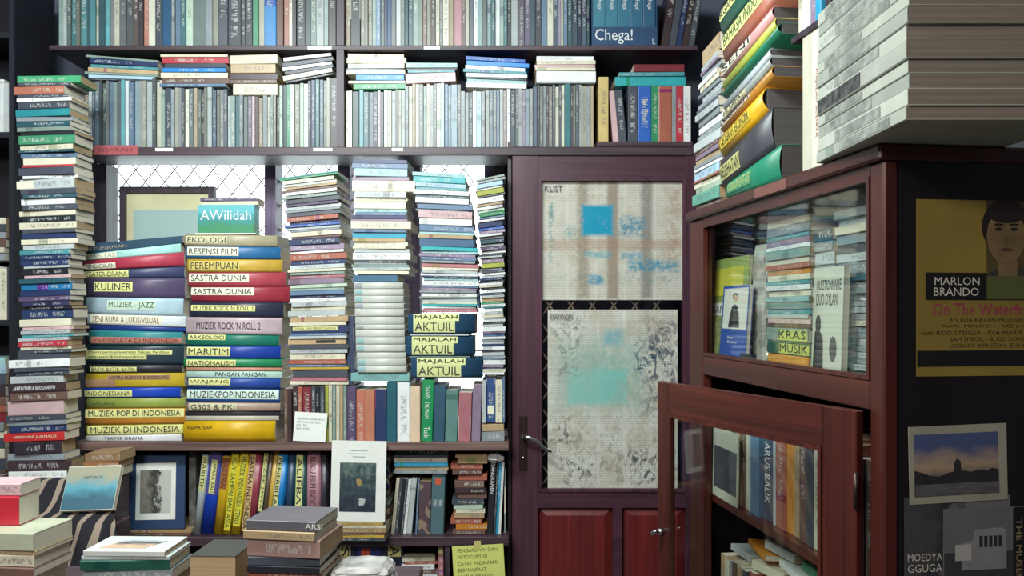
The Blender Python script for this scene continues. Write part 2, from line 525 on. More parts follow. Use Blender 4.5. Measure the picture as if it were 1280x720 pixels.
def stack(B, toks, zb, zt, xa, xb, y, d, ref, group, kind='book', cat='book', jx=0.012, jl=0.06, jy=0.012, yaw=0.035,
          slope=(0, 0), drift=(0, 0), pages=None, name=None, **kw):
    """books lying on each other between the heights zb and zt of frame B, spines to the front; listed from the top.
    slope = rise from left to right at the bottom and at the top; drift = shift of the left and right ends at the top"""
    items = [parse(t) for t in toks.split()] if isinstance(toks, str) else [parse(t) for t in toks]
    tot = sum(i['size'] for i in items); n = len(items)
    sizes = sorted(i['size'] for i in items); lo, hi = sizes[int(n * .25)], sizes[int(n * .8)]
    acc = 0.0; made = []
    cx = (xa + xb) / 2
    for k in range(n - 1, -1, -1):
        it = items[k]
        f0 = acc / tot; acc += it['size']; f1 = acc / tot
        xl = xa + drift[0] * f0; xr = xb + drift[1] * f0
        L = xr - xl
        w = L * (it['wf'] if 'wf' in it else 1 - random.uniform(0, jl))
        xc = (xl + xr) / 2 + (it['dx'] * L if 'dx' in it else random.uniform(-jx, jx))
        s0 = slope[0] + (slope[1] - slope[0]) * f0; s1 = slope[0] + (slope[1] - slope[0]) * f1
        def zlow(x, f, s): return zb + (zt - zb) * f + s * (x - cx)
        zl0, zr0 = zlow(xc - w / 2, f0, s0), zlow(xc + w / 2, f0, s0)
        zl1, zr1 = zlow(xc - w / 2, f1, s1), zlow(xc + w / 2, f1, s1)
        g = 0.0005 + 0.012 * abs(s1)
        roll = -math.atan2(zr0 - zl0, w)
        cr_ = math.cos(roll)
        t, t2 = max(0.0022, (zl1 - zl0 - g) * cr_), max(0.0022, (zr1 - zr0 - g) * cr_)
        yw = it.get('yaw', random.uniform(-yaw, yaw))
        dd = it.get('d', d) * random.uniform(0.92, 1.0)
        Mx = R_lie(xc, y + it.get('dy', random.uniform(0, jy)), (zl0 + zr0) / 2 + 0.0002, roll, yw)
        size = 'thin ' if it['size'] <= lo else ('thick ' if it['size'] > hi else '')
        knd = it.get('kind', kind)
        label = it.get('label')
        if not label:
            if k == 0: pos = 'topmost in'
            elif k == n - 1: pos = 'lowest in'
            elif k + 1 <= n - k: pos = ORD[k + 1] + ' from the top of'
            else: pos = ORD[n - k] + ' from the bottom of'
            label = f"{size}{PAL[it['code']][0]} {knd}, {pos} {ref}"
        a = dict(kw); a.update(it.get('kw', {}))
        if pages is not None: a.setdefault('pages', pages)
        o = make_book(B @ Mx, w, dd, t, it['code'], it.get('name', (name if knd == 'book' and name else knd.replace(' ', '_'))), label, it.get('cat', cat), group, t2=t2, **a)
        made.append(o)
    return made

I4 = Matrix.Identity(4)
def pstack(toks, px, py, Y, ref, group, d=0.19, drift=(0, 0), **kw):
    """stack given by its picture extent at the distance Y: px = left, right at the bottom; py = top, bottom"""
    s = Y / F
    return stack(I4, toks, py[1] if py[1] < 10 else CZ + (HZ - py[1]) * s, CZ + (HZ - py[0]) * s, (px[0] - 640) * s, (px[1] - 640) * s, Y, d, ref, group,
                 drift=(drift[0] * s, drift[1] * s), **kw)
def prow(toks, px, ybase, ytop, Y, left_ref, right_ref, group, d=0.17, **kw):
    s = Y / F
    f = ytop if callable(ytop) else (lambda q: ytop)
    return row(I4, toks, (px[0] - 640) * s, (px[1] - 640) * s, ybase if ybase < 10 else CZ + (HZ - ybase) * s, lambda x: CZ + (HZ - f(640 + x / s)) * s, Y, d, left_ref, right_ref, group, **kw)
# ------------------------------------------------------------------ the room
M_WALL = mat('blue_grey_plaster', '#5d6577', 0.85, 0, 0.10, 3)
M_WALLD = mat('dim_plaster', '#6b6a70', 0.9, 0, 0.08, 3)
M_CEIL = mat('off_white_ceiling', '#cfd0cc', 0.9, 0, 0.04, 2)
M_FLOOR = mat('worn_cement_floor', '#6f665e', 0.7, 0, 0.12, 5)
XL, XR, YB, YF, ZC = -2.15, 1.75, 3.34, -1.3, 2.98
struct(MB().box(XL - .1, XR + .1, YF - .1, YB + 2.2, -0.1, 0).build('floor', M_FLOOR))
struct(MB().box(XL - .1, XR + .1, YF - .1, YB + .14, ZC, ZC + .1).build('ceiling', M_CEIL))
struct(MB().box(XL - .1, XL, YF, YB, 0, ZC).build('wall_left', M_WALL))
struct(MB().box(XR, XR + .1, YF, YB, 0, ZC).build('wall_right', M_WALLD))
struct(MB().box(XL - .1, XR + .1, YF - .1, YF, 0, ZC).build('wall_front', M_WALLD))
WX0, WX1, WZ0, WZ1 = -1.74, -0.03, 0.98, 2.19        # window opening
DX0, DX1, DZ1 = 0.03, 0.74, 2.09                     # doorway
w = MB()
for a in ((XL, WX0, 0, ZC), (WX0, WX1, 0, WZ0), (WX0, XR, WZ1, ZC), (WX1, DX0, 0, WZ1), (DX1, XR, 0, WZ1), (DX0, DX1, DZ1, WZ1)):
    w.box(a[0], a[1], YB, YB + .14, a[2], a[3])
struct(w.build('wall_back', M_WALL))

def grille(x0, x1, z0, z1, y, px, pz, r, name, parent):
    """wire mesh of diamonds"""
    g = MB()
    nx = int((x1 - x0) / px) + 1; nz = int((z1 - z0) / pz) + 1
    for k in range(nx):
        for l in range(nz):
            a, b = x0 + k * px, z0 + l * pz
            for (u0, v0, u1, v1) in ((a, b, a + px, b + pz), (a, b + pz, a + px, b)):
                if u1 > x1 + 1e-4 or v1 > z1 + 1e-4: continue
                g.bar((u0, y, v0), (u1, y, v1), r, r)
    for z in (z0, z1): g.bar((x0, y, z), (x1, y, z), r * 1.5, r * 1.5)
    return g.build(name, M_IRON, parent)

win = struct(empty('window_1', (0, 0, 0)))
f = MB()
f.box(WX0, WX0 + .05, 3.26, 3.36, WZ0, WZ1); f.box(WX1 - .05, WX1, 3.26, 3.36, WZ0, WZ1)
f.box(WX0 + .05, WX1 - .05, 3.26, 3.36, WZ1 - .05, WZ1); f.box(WX0 + .05, WX1 - .05, 3.26, 3.36, WZ0, WZ0 + .05)
f.build('window_frame', M_POST, win)
for px, pw in ((341, .045), (432, .05), (512, .095)):
    xm = (px - 640) * 3.3 / F
    MB().box(xm - pw / 2, xm + pw / 2, 3.262, 3.36, WZ0 + .05, WZ1 - .05).build('mullion', wood('mullion_wood', '#4c3c58', '#6a5878', 0.5, 2), win)
MB().box(WX0 + .05, WX1 - .05, 3.335, 3.339, WZ0 + .05, WZ1 - .05).build('glass_pane', M_GLASS, win)
grille(WX0 + .06, WX1 - .06, 1.34, 2.14, 3.318, 0.08, 0.1, 0.004, 'wire_grille', win)

q = MB()
q.box(-.12, -.02, YB + .1405, 5.2, 0, 3.0); q.box(.86, .96, YB + .1405, 5.2, 0, 3.0); q.box(-.12, .96, 5.2005, 5.3, 0, 3.0)
q.box(-.12, .96, YB + .1405, 4.75, 2.45, 2.5)
struct(q.build('wall_passage', mat('dark_passage_plaster', '#4a4658', 0.9, 0, 0.35, 2.5)))

# ------------------------------------------------------------------ bookcase along the back wall
Zof = lambda py, Y: CZ + (HZ - py) * Y / F
YA = 3.0; YC = 2.9; YD = 2.92
zA, zB, zC, zD, zE = Zof(57, YA), Zof(184, YA), Zof(553, YC), Zof(671, YD), 0.40
bc = empty('bookcase', (-0.9, 3.1, 0))
tag(bc, 'dark wooden bookcase filling the wall left of the red-brown door', 'bookcase')
def bpart(mb, name, m=M_SHELF):
    o = mb.build(name, m, bc); o.location = (0.9, -3.1, 0)
    return o
Xp = lambda px, Y: (px - 640) * Y / F
bpart(MB().box(Xp(62, YA), Xp(872, YA), YA - .005, 3.3, zA - .018, zA, ch=.002), 'shelf')
bpart(MB().box(Xp(96, YA), Xp(866, YA), YA - .005, 3.2, zB - .032, zB, ch=.002), 'shelf')
bpart(MB().box(Xp(746, YA), Xp(866, YA), YA + .0, 3.2, zB + .0005, zB + .022, ch=.002), 'raised_board')
M_SHELFC = wood('worn_shelf_wood', '#5a4440', '#8a6f66', 0.6, 0)
bpart(MB().box(Xp(90, YC), Xp(636, YC), YC - .006, 3.255, zC - .03, zC, ch=.002), 'shelf', M_SHELFC)
bpart(MB().box(Xp(148, YD), Xp(636, YD), YD - .006, 3.255, zD - .034, zD, ch=.002), 'shelf')
bpart(MB().box(Xp(100, YD), Xp(636, YD), YD - .006, 3.255, zE - .03, zE, ch=.002), 'shelf')
bpart(MB().box(Xp(421, YA), Xp(430, YA), YA - .004, 3.2, zB + .0005, zA - .0185), 'upright', M_POST)
bpart(MB().box(Xp(421, YA), Xp(430, YA), YA - .004, 3.25, zA + .0005, zA + .42), 'upright', M_POST)
bpart(MB().box(Xp(117, 3.17), Xp(134, 3.17), 3.165, 3.255, zC + .0005, zB - .0325), 'upright', M_POST)
bpart(MB().box(Xp(138, YD), Xp(147, YD), YD, 3.25, 0.0, zC - .0305), 'upright', M_POST)
bpart(MB().box(Xp(556, YD), Xp(562, YD), YD, 3.25, zE + .0005, zD - .0345), 'upright', M_POST)
bpart(MB().box(Xp(147.5, YD), Xp(636, YD), 3.24, 3.255, zE + .0005, zD - .0345), 'back_panel', M_POST)
bpart(MB().box(Xp(147.5, YD), Xp(636, YD), 3.24, 3.255, zD + .0005, zC - .0305), 'back_panel', M_POST)
# little paper shelf tickets stuck to the shelf edges
for px, py, wpx, z in ((385, 61, 30, zA), (530, 61, 20, zA), (392, 188, 24, zB), (490, 188, 14, zB), (195, 187, 22, zB)):
    q = MB().box(Xp(px, YA), Xp(px + wpx, YA), YA - .0062, YA - .0053, z - .016, z - .004)
    bpart(q, 'shelf_ticket', M_PAPER)
q = MB().box(Xp(118, YA), Xp(173, YA), YA - .0066, YA - .0053, zB - .03, zB + .006)
o = bpart(q, 'section_label', mat('faded_red_label', '#a8545a', 0.7, 0, .08, 30)); o['label'] = 'faded red section label on the shelf edge'
lettering('SEJARAH', o, Xp(124, YA), Xp(166, YA), YA - .0072, zB - .022, zB - .004, mat('dark_red_print', '#6e3036', 0.7))

# ------------------------------------------------------------------ the door of the room
YDR = 3.0
dr = struct(empty('door_1', (0, 0, 0)))
dx0, dx1 = 0.0, 0.748
zt, zb_ = Zof(183, YDR), 0.015
g0, g1 = Xp(673, YDR), 0.652      # glass opening
gz0, gz1 = Zof(615, YDR), Zof(222, YDR)
f = MB()
f.box(dx0, g0, YDR, YDR + .04, zb_, zt, ch=.003); f.box(g1, dx1, YDR, YDR + .04, zb_, zt, ch=.003)
f.build('door_stiles', M_DOOR, dr)
f = MB()
f.box(g0 + .0003, g1 - .0003, YDR + .002, YDR + .038, gz1, zt - .001); f.box(g0 + .0003, g1 - .0003, YDR + .002, YDR + .038, gz0 - .06, gz0)
f.box(g0 + .0003, g1 - .0003, YDR + .002, YDR + .038, zb_, zb_ + .18)
mu = Xp(766, YDR); mv_ = Xp(778, YDR)
f.box(mu, mv_, YDR + .002, YDR + .038, zb_ + .18, gz0 - .06)
f.build('door_rails', wood('red_brown_rail_wood', '#3d2330', '#573444', 0.42, 0), dr)
f = MB()     # bead around the glass
b = .012
f.box(g0, g0 + b, YDR - .003, YDR + .02, gz0, gz1); f.box(g1 - b, g1, YDR - .003, YDR + .02, gz0, gz1)
f.box(g0 + b, g1 - b, YDR - .003, YDR + .02, gz0, gz0 + b); f.box(g0 + b, g1 - b, YDR - .003, YDR + .02, gz1 - b, gz1)
f.build('glazing_bead', M_DOOR, dr)
for xa, xb in ((g0, mu), (mv_, g1)):
    p = MB(); za, zc = zb_ + .18, gz0 - .06
    o0 = .004; o1 = .03
    yb0, yb1 = YDR + .022, YDR + .008
    vs = []
    for (ins, yy) in ((0.0003, yb0), (o1, yb1)):
        vs += [(xa + ins, yy, za + ins), (xb - ins, yy, za + ins), (xb - ins, yy, zc - ins), (xa + ins, yy, zc - ins)]
    vs += [(xa + .0003, YDR + .032, za + .0003), (xb - .0003, YDR + .032, za + .0003), (xb - .0003, YDR + .032, zc - .0003), (xa + .0003, YDR + .032, zc - .0003)]
    fs = [(4, 5, 6, 7), (11, 10, 9, 8)]
    for i in range(4):
        j = (i + 1) % 4
        fs += [(i, j, 4 + j, 4 + i), (j, i, 8 + i, 8 + j)]
    p.add(vs, fs).build('raised_panel', M_DOORP, dr)
MB().box(g0 + .002, g1 - .002, YDR + .022, YDR + .026, gz0 + .002, gz1 - .002).build('glass_pane', M_GLASS, dr)
grille(g0 + .003, g1 - .003, gz0 + .004, gz1 - .004, YDR + .034, 0.081, 0.107, 0.0055, 'wire_grille', dr)
# lock plate, lever, keyhole
px0, px1 = Xp(649, YDR), Xp(659, YDR)
hp = MB().box(px0, px1, YDR - .004, YDR - .0003, Zof(588, YDR), Zof(520, YDR), ch=.0015).build('lock_plate', M_DARKMETAL, dr)
zl = Zof(546, YDR)
lv = MB()
xc = (px0 + px1) / 2
lv.tube([(xc, YDR - .004, zl), (xc, YDR - .03, zl)], .008)
pts = [(xc + .0, YDR - .032, zl + .002), (xc + .02, YDR - .038, zl + .004), (xc + .045, YDR - .04, zl - .008), (xc + .07, YDR - .038, zl - .03), (xc + .09, YDR - .036, zl - .046), (xc + .105, YDR - .036, zl - .05)]
lv.tube(pts, [.009, .0085, .0075, .0065, .006, .004])
lv.build('door_lever', M_METAL, dr)
k = MB(); k.tube([(xc, YDR - .0045, Zof(572, YDR)), (xc, YDR - .008, Zof(572, YDR))], .006, 12); k.build('lock_cylinder', M_METAL, dr)
# door casing, set back to the wall
f = MB()
f.box(-.016, -.003, 3.02, YB, 0, zt + .02); f.box(dx1 + .003, dx1 + .06, 3.02, YB, 0, zt + .02)
f.box(-.0028, dx1 + .0028, 3.05, YB, zt + .001, zt + .02)
struct(f.build('trim_1', M_POST))

# two sheets of old newsprint taped behind the glass
def newsprint(name, stain, seed, zones):
    m, nt, b_, L = nm(name)
    b_.inputs['Roughness'].default_value = 0.8
    tc = nt.nodes.new('ShaderNodeTexCoord'); G = tc.outputs['UV']
    sp = nt.nodes.new('ShaderNodeSeparateXYZ'); L.new(G, sp.inputs[0])
    U, V = sp.outputs[0], sp.outputs[1]
    mp = nt.nodes.new('ShaderNodeMapping'); mp.inputs['Location'].default_value = (seed, seed * 2, 0); L.new(G, mp.inputs[0])
    n1 = node(nt, 'ShaderNodeTexNoise'); n1.inputs['Scale'].default_value = 5; n1.inputs['Detail'].default_value = 8; n1.inputs['Roughness'].default_value = .65
    L.new(mp.outputs[0], n1.inputs['Vector'])
    n2 = node(nt, 'ShaderNodeTexNoise'); n2.inputs['Scale'].default_value = 16; n2.inputs['Detail'].default_value = 8; n2.inputs['Roughness'].default_value = .7; n2.inputs['Distortion'].default_value = 1.5
    L.new(mp.outputs[0], n2.inputs['Vector'])
    cr = nt.nodes.new('ShaderNodeValToRGB')
    cr.color_ramp.elements[0].position = .3; cr.color_ramp.elements[0].color = lin('#d3cbb6')
    cr.color_ramp.elements[1].position = .6; cr.color_ramp.elements[1].color = lin('#eceee4')
    L.new(n1.outputs['Fac'], cr.inputs[0])
    col = cr.outputs[0]
    # lines of small print in columns
    li = math_node(nt, 'FRACT', math_node(nt, 'MULTIPLY', V, 75.0))
    cx = nt.nodes.new('ShaderNodeCombineXYZ'); L.new(math_node(nt, 'MULTIPLY', U, 120.0), cx.inputs[0]); L.new(math_node(nt, 'FLOOR', math_node(nt, 'MULTIPLY', V, 75.0)), cx.inputs[1])
    nw = node(nt, 'ShaderNodeTexNoise'); nw.inputs['Scale'].default_value = 1.0; L.new(cx.outputs[0], nw.inputs['Vector'])
    gut = math_node(nt, 'LESS_THAN', math_node(nt, 'FRACT', math_node(nt, 'MULTIPLY', U, 5.0)), .9)
    prt = math_node(nt, 'MULTIPLY', math_node(nt, 'MULTIPLY', math_node(nt, 'LESS_THAN', li, .5), math_node(nt, 'GREATER_THAN', nw.outputs['Fac'], .47)), gut)
    col = mixc(nt, math_node(nt, 'MULTIPLY', prt, .3), col, lin('#7b7a78'))
    def region(u0, u1, v0, v1, soft, strength, hexc, tex, lo, hi):
        nonlocal col
        du = math_node(nt, 'SUBTRACT', (u1 - u0) / 2, math_node(nt, 'ABSOLUTE', math_node(nt, 'SUBTRACT', U, (u0 + u1) / 2)))
        dv = math_node(nt, 'SUBTRACT', (v1 - v0) / 2, math_node(nt, 'ABSOLUTE', math_node(nt, 'SUBTRACT', V, (v0 + v1) / 2)))
        mr = nt.nodes.new('ShaderNodeMapRange'); mr.clamp = True
        mr.inputs['From Min'].default_value = -soft * .2; mr.inputs['From Max'].default_value = soft
        dm = math_node(nt, 'MINIMUM', du, dv)
        dm = math_node(nt, 'ADD', dm, math_node(nt, 'MULTIPLY', math_node(nt, 'SUBTRACT', n2.outputs['Fac'], .5), soft * 1.2))
        L.new(dm, mr.inputs['Value'])
        r = nt.nodes.new('ShaderNodeMapRange'); r.clamp = True
        r.inputs['From Min'].default_value = lo; r.inputs['From Max'].default_value = hi
        L.new(tex, r.inputs['Value'])
        fac = math_node(nt, 'MULTIPLY', math_node(nt, 'MULTIPLY', mr.outputs[0], r.outputs[0]), strength)
        col = mixc(nt, fac, col, lin(hexc))
    T = {'a': n1.outputs['Fac'], 'b': n2.outputs['Fac']}
    for zn in zones: region(*zn[:7], T[zn[7]], zn[8], zn[9])
    L.new(col, b_.inputs['Base Color'])
    tl_ = nt.nodes.new('ShaderNodeBsdfTranslucent'); L.new(col, tl_.inputs[0])
    mx = nt.nodes.new('ShaderNodeMixShader'); mx.inputs[0].default_value = .25
    L.new(b_.outputs[0], mx.inputs[1]); L.new(tl_.outputs[0], mx.inputs[2]); L.new(mx.outputs[0], nt.nodes['Material Output'].inputs[0])
    return m
def sheet(name, x0, x1, z0, z1, y, m, label, cat, thick=.0008, wob=.0015):
    """a sheet of paper with its UV over its whole face"""
    nx, nz = 10, 14
    vs, fs, uv = [], [], []
    for s in (0, 1):
        for j in range(nz + 1):
            for i in range(nx + 1):
                u, v = i / nx, j / nz
                vs.append((x0 + (x1 - x0) * u, y + wob * math.sin(7 * u + 3 * v) * math.sin(5 * v + 1) + s * thick, z0 + (z1 - z0) * v))
    K = (nx + 1) * (nz + 1)
    for j in range(nz):
        for i in range(nx):
            a = j * (nx + 1) + i
            fs.append((a, a + 1, a + nx + 2, a + nx + 1)); fs.append((K + a + nx + 1, K + a + nx + 2, K + a + 1, K + a))
    me = bpy.data.meshes.new(name); me.from_pydata(vs, [], fs); me.update()
    lay = me.uv_layers.new(name='sheet')
    for l in me.loops:
        k = l.vertex_index % K
        lay.data[l.index].uv = ((k % (nx + 1)) / nx, (k // (nx + 1)) / nz)
    o = link(name, me, m)
    tag(o, label, cat)
    return o
m1 = newsprint('stained_bar_shadow_newsprint', None, 3.1, [  # brown upright and level bands are painted shadows of bars behind
    (.02, .98, .0, 1.0, .05, .5, '#b89a74', 'a', .52, .66), (.25, .35, 0, 1, .03, .6, '#8e7c62', 'b', .2, .5), (.46, .55, 0, 1, .02, .75, '#9c8672', 'b', .15, .4),
    (.69, .79, 0, 1, .03, .7, '#847c74', 'b', .15, .45), (.0, 1, .40, .51, .03, .45, '#b08a6c', 'b', .2, .5), (.28, .52, .52, .79, .03, 1.0, '#1ea6c8', 'b', .2, .42),
    (.16, .28, .50, .62, .05, .6, '#3fb0c0', 'b', .4, .6), (.54, .74, .5, .7, .05, .95, '#5a9ab4', 'b', .4, .58), (.3, .5, .34, .41, .02, .7, '#4fb4c4', 'b', .35, .6),
    (.56, .72, .33, .40, .02, .7, '#4fa8c4', 'b', .35, .55), (.6, .97, .22, .34, .04, .9, '#3f9cb8', 'b', .38, .55), (.06, .1, .3, .85, .02, .8, '#5a9c98', 'b', .46, .56),
    (.08, .96, .12, .22, .03, .45, '#6aa09a', 'b', .48, .62), (.33, .45, .12, .22, .03, .8, '#3a9ec0', 'b', .4, .55), (.86, 1.0, .3, .95, .05, .5, '#b58a62', 'b', .4, .6)])
m2 = newsprint('mottled_newsprint', None, 7.7, [
    (.04, .80, .40, .88, .16, .75, '#8fbfb2', 'b', .22, .55), (.14, .62, .46, .68, .03, .75, '#86d8ce', 'a', .2, .45), (.0, .4, .5, .8, .1, .4, '#b9cfc2', 'b', .3, .5), (.42, .60, .79, .90, .04, .75, '#7cc0cc', 'b', .25, .5),
    (.02, .3, .6, .98, .08, .85, '#8c887e', 'b', .5, .62), (.72, 1.05, .40, .98, .1, .95, '#77787e', 'b', .46, .58), (.66, .94, .62, .82, .06, 1.0, '#3f5a6c', 'b', .47, .58),
    (.02, .98, .06, .34, .06, .7, '#8c8878', 'b', .5, .62), (.0, .2, .22, .42, .06, .7, '#60665f', 'b', .48, .6), (.08, .36, .0, .18, .06, .95, '#60645e', 'b', .47, .6),
    (.62, 1.0, .0, .22, .07, .95, '#4c5560', 'b', .48, .6), (.52, .6, .02, .2, .02, .5, '#7a7f7b', 'b', .45, .6), (.04, .9, .3, .42, .05, .35, '#a89880', 'b', .45, .65)])
s1 = sheet('newspaper_sheet', Xp(674, YDR) + .002, g1 - .002, Zof(375, YDR), gz1 + .0, YDR + .016, m1, 'upper yellowed newsprint sheet with a bright blue stain on the door glass', 'poster')
lettering('KLIST', s1, Xp(681, YDR), Xp(703, YDR), YDR + .0105, Zof(239, YDR), Zof(231, YDR), mat('faded_print', '#5d5c58', .8))
s2 = sheet('newspaper_sheet', Xp(685, YDR), Xp(848, YDR), Zof(612, YDR), Zof(387, YDR), YDR + .016, m2, 'lower larger newsprint sheet with pale teal stains and dark mottling on the door glass', 'poster')
lettering('KHAYANGAN', s2, Xp(688, YDR), Xp(716, YDR), YDR + .0105, Zof(400, YDR), Zof(392, YDR), mat('faded_print', '#5d5c58', .8))
# ------------------------------------------------------------------ top shelf: standing books
def lm(code, size, ref, label, **kw):
    return dict(code=code, size=size, ref=ref, label=label, **kw)
def mix(*parts):
    out = []
    for p in parts:
        if isinstance(p, str): out += [parse(t) for t in p.split()]
        else: out.append(p)
    return out
TOPG = 'books standing on the topmost shelf'
topA = lambda q: -28 + 10 * math.sin(q * .07) + 6 * math.sin(q * .31)
a1 = mix('gg6 lg4 gg5 tl6 cr4 tl7 dt5 tl6 cr4 dt7 tl5 wh6 cr6 lg7 gr8 br6 db6 rs6 cr8',
         lm('dg', 8, 'the dark book beside the bright blue spine', 'dark grey spine at the left of the bright blue book on the topmost shelf'),
         lm('bb', 11, 'the bright blue spine, topmost shelf', 'bright blue spine with white lettering in the upper left of the topmost shelf'),
         'lg4 sb6 tl6 pg8 gg15 gr8 cr7 dg11',
         lm('bk', 15, 'the black spine with slanting white strokes', 'thick black spine with slanting white strokes on the topmost shelf'),
         'dg5 dg8 gn7 cr7',
         lm('bb', 14, 'the wide bright blue spine, topmost shelf', 'wide bright blue spine on the topmost shelf left of the middle post'),
         'rs8 rs6 cr4 db5 bk10 dg6 gg7 lg9 gg5 db9')
prow(a1, (72, 420), zA, topA, YA + .012, 'the left end, topmost shelf', 'the middle post, topmost shelf', TOPG, d=.18, mute=.22, kind='paperback')
a2 = mix('tn8',
         lm('bk', 15, 'the cream and black spine right of the post', 'black spine with cream upper half right of the post on the topmost shelf', kw=dict(strips=[(0, .62, 0.02, .98, M_LABELW, None, None)])),
         'cr6 cr5 cr6 gg6 sb7 gr5 nv5 bl6 lg7 wh7 gg6 tl5 dt7 gg8 pg7 br6 cr6 br7 cr6 lg5 cr9 tn7',
         lm('rp', 12, 'the rose red spine, topmost shelf', 'wide rose red spine with white lettering on the topmost shelf'),
         'br6 cr5 dg7 wh6 lt7 lg7 lt6 tl6 wh7 gg6 tl5 dg6',
         lm('lg', 10, 'the dark-lettered pale spine, topmost shelf', 'pale grey spine with dark lettering down it left of two mauve books, topmost shelf'),
         lm('mv', 10, 'the wide mauve spine, topmost shelf', 'wide mauve spine on the topmost shelf'),
         'pu8 sb8 dg9 sb9',
         lm('cr', 9, 'the lone cream spine, topmost shelf', 'lone cream spine among slate blue books on the right of the topmost shelf'),
         'sb7 mv4 cr4 sb6 dt7 sb8 nv6 sb7 dt5')
prow(a2, (431, 737), zA, topA, YA + .012, 'the middle post, topmost shelf', 'the boxed blue set, topmost shelf', TOPG, d=.18, mute=.22, kind='paperback')

# the boxed set of five blue volumes
sc = empty('slipcase', ((740 - 640) * .003 + .12, YA, zA))
sx0, sx1 = Xp(740, YA), Xp(822, YA)
tag(sc, 'dark blue slipcase lettered Chega! holding five blue volumes on the topmost shelf', 'slipcase')
off = sc.location
M_CASE = mat('blue_card', '#27486b', 0.45, 0, 0.08, 12)
def sc_part(mb, name, m=M_CASE):
    o = mb.build(name, m, sc); o.location = -off; return o
q = MB()
q.box(sx0, sx1, YA + .005, YA + .012, zA + .0003, zA + .072)
q.box(sx0, sx0 + .004, YA + .0122, YA + .2, zA + .0003, zA + .285); q.box(sx1 - .004, sx1, YA + .0122, YA + .2, zA + .0003, zA + .285)
q.box(sx0 + .0042, sx1 - .0042, YA + .0122, YA + .2, zA + .0003, zA + .004); q.box(sx0 + .0042, sx1 - .0042, YA + .196, YA + .2, zA + .0042, zA + .285)
body = sc_part(q, 'case')
lettering('Chega!', body, Xp(744, YA), Xp(791, YA), YA + .0043, zA + .008, zA + .064, M_INKW)
lettering('1.', body, Xp(820, YA) - .012, Xp(820, YA) - .002, YA + .0043, zA + .006, zA + .03, M_INKW)
vw = (sx1 - sx0 - .0092) / 5
for k in range(5):
    o = make_book(Matrix.Translation((sx0 + .0046 + k * vw, YA + .0145, zA + .0046 + .134)) @ STAND, .268, .175, vw - .0008, 'tl', 'hardback',
              f"{['leftmost', 'second from left', 'middle', 'fourth from left', 'rightmost'][k]} of the five blue-green volumes inside the Chega! slipcase", 'book', 'five boxed volumes',
              hard=True, plain=True, colour=['#3f7f92', '#3a7a90', '#34718b', '#2f6683', '#2b5a79'][k])
    lettering('Chega!', o, -.05, .0, -.0006, (vw) * .3, vw * .72, M_INKW)
# loose magazine files leaning right of the set
dk = mix('db9 dg8 nv7 db8 dg7')
prow(dk, (826, 868), zA, lambda q: -26, YA + .02, 'the slipcase, a leaning dim volume', None, TOPG, d=.16, lean=.16, kind='leaning book')

# ------------------------------------------------------------------ second shelf: standing books under lying stacks
SECG = 'books standing on the second shelf'
B_STACKS = [(100, 200, 100, 97), (200, 285, 108, 108), (285, 350, 118, 118), (350, 426, 106, 92), (426, 508, 111, 111), (508, 578, 104, 102), (578, 664, 112, 108), (664, 747, 104, 104)]
def topB(q):
    for a, b, l, r in B_STACKS:
        if a <= q < b: return l + (r - l) * (q - a) / (b - a) + .6
    return 100
b1 = mix(lm('tn', 7, 'the tan end spine, second shelf', 'tall tan spine at the very left end of the second shelf'),
         'lg5 dg4 pb7 dg4 gg6 gr5 sb7 gg6 dg5 tl6',
         lm('wh', 6, 'the narrow white spine, second shelf', 'narrow white spine among grey books near the left of the second shelf'),
         'sb8 pb6 lg5 cr7 lg9 gr6 cr8 gg6 sb9 gr5 cr5 lg6 dg4 cr6 gr7', lm('tn', 6, 'the narrow tan spine, second shelf', 'narrow tan spine among grey and cream ones, mid left of the second shelf'), 'gg6 dg5 cr5 lg7 sb6 cr5 gr6 dg6 lg5 gg7 dt6 gr6 gg6', lm('mv', 7, 'the mauve spine, second shelf', 'mauve spine beside a thin pale pink one, left half of the second shelf'), 'pk4 br6 tn6 gr7 cr5 gg5 cr4 dg5 pg5 dt6', lm('gn', 5, 'the narrow green spine, second shelf', 'narrow green spine left of the middle post on the second shelf'), 'lg6 cr8 pg6 lg7 dg5 nv6 tl6 sb6 pg5 cr5',
         lm('bk', 11, 'the black spine beside the post', 'black spine with white lettering beside the middle post on the second shelf'))
prow(b1, (104, 421), zB, topB, YA + .012, 'the left end, second shelf', None, SECG, d=.17, mute=.22, hjit=.045, kind='paperback')
b2 = mix('cr6 cr5',
         lm('dt', 11, 'the wide dark teal spine, second shelf', 'wide dark teal spine right of the middle post on the second shelf'),
         'tl7 dt9 dg8 nv7 pk4 dg6 wh6 cr7 lg6 gr5 cr5 lg6 gr6 cr6 tn5 cr6 lg7 gg6 cr5', lm('wh', 6, 'the white spine under the pink volume', 'white spine below the pale pink lying volume on the second shelf'), 'lg5 cr7 pb6 sb6 pb5',
         lm('pb', 10, 'the white and sky-blue spine, second shelf', 'sky blue spine with a broad white middle on the second shelf', kw=dict(strips=[(.2, .68, .03, .97, M_LABELW, None, None)])),
         'wh6 lg7 lg6 dg7 wh6 pb8 lg6 wh7 pb6 lg6 sb5 lg6')
b3 = mix(lm('pk', 6, 'the pale pink spine, second shelf', 'pale pink spine below the thick white lying volume on the second shelf'), 'wh6 sb8 gr5 lg6 mv6 pb6 wh6 sb7 dg4 lg6 gr5 db4 cr6 gr5',
         lm('cr', 6, 'the cream spine, third from the turquoise', 'cream spine three left of the turquoise one on the second shelf'),
         'dg4 cr5',
         lm('tq', 10, 'the turquoise spine, second shelf', 'turquoise spine, the only vivid one on the right of the second shelf'),
         'dg4 cr4 dg5 lg6 cr7 lg7 tn5')
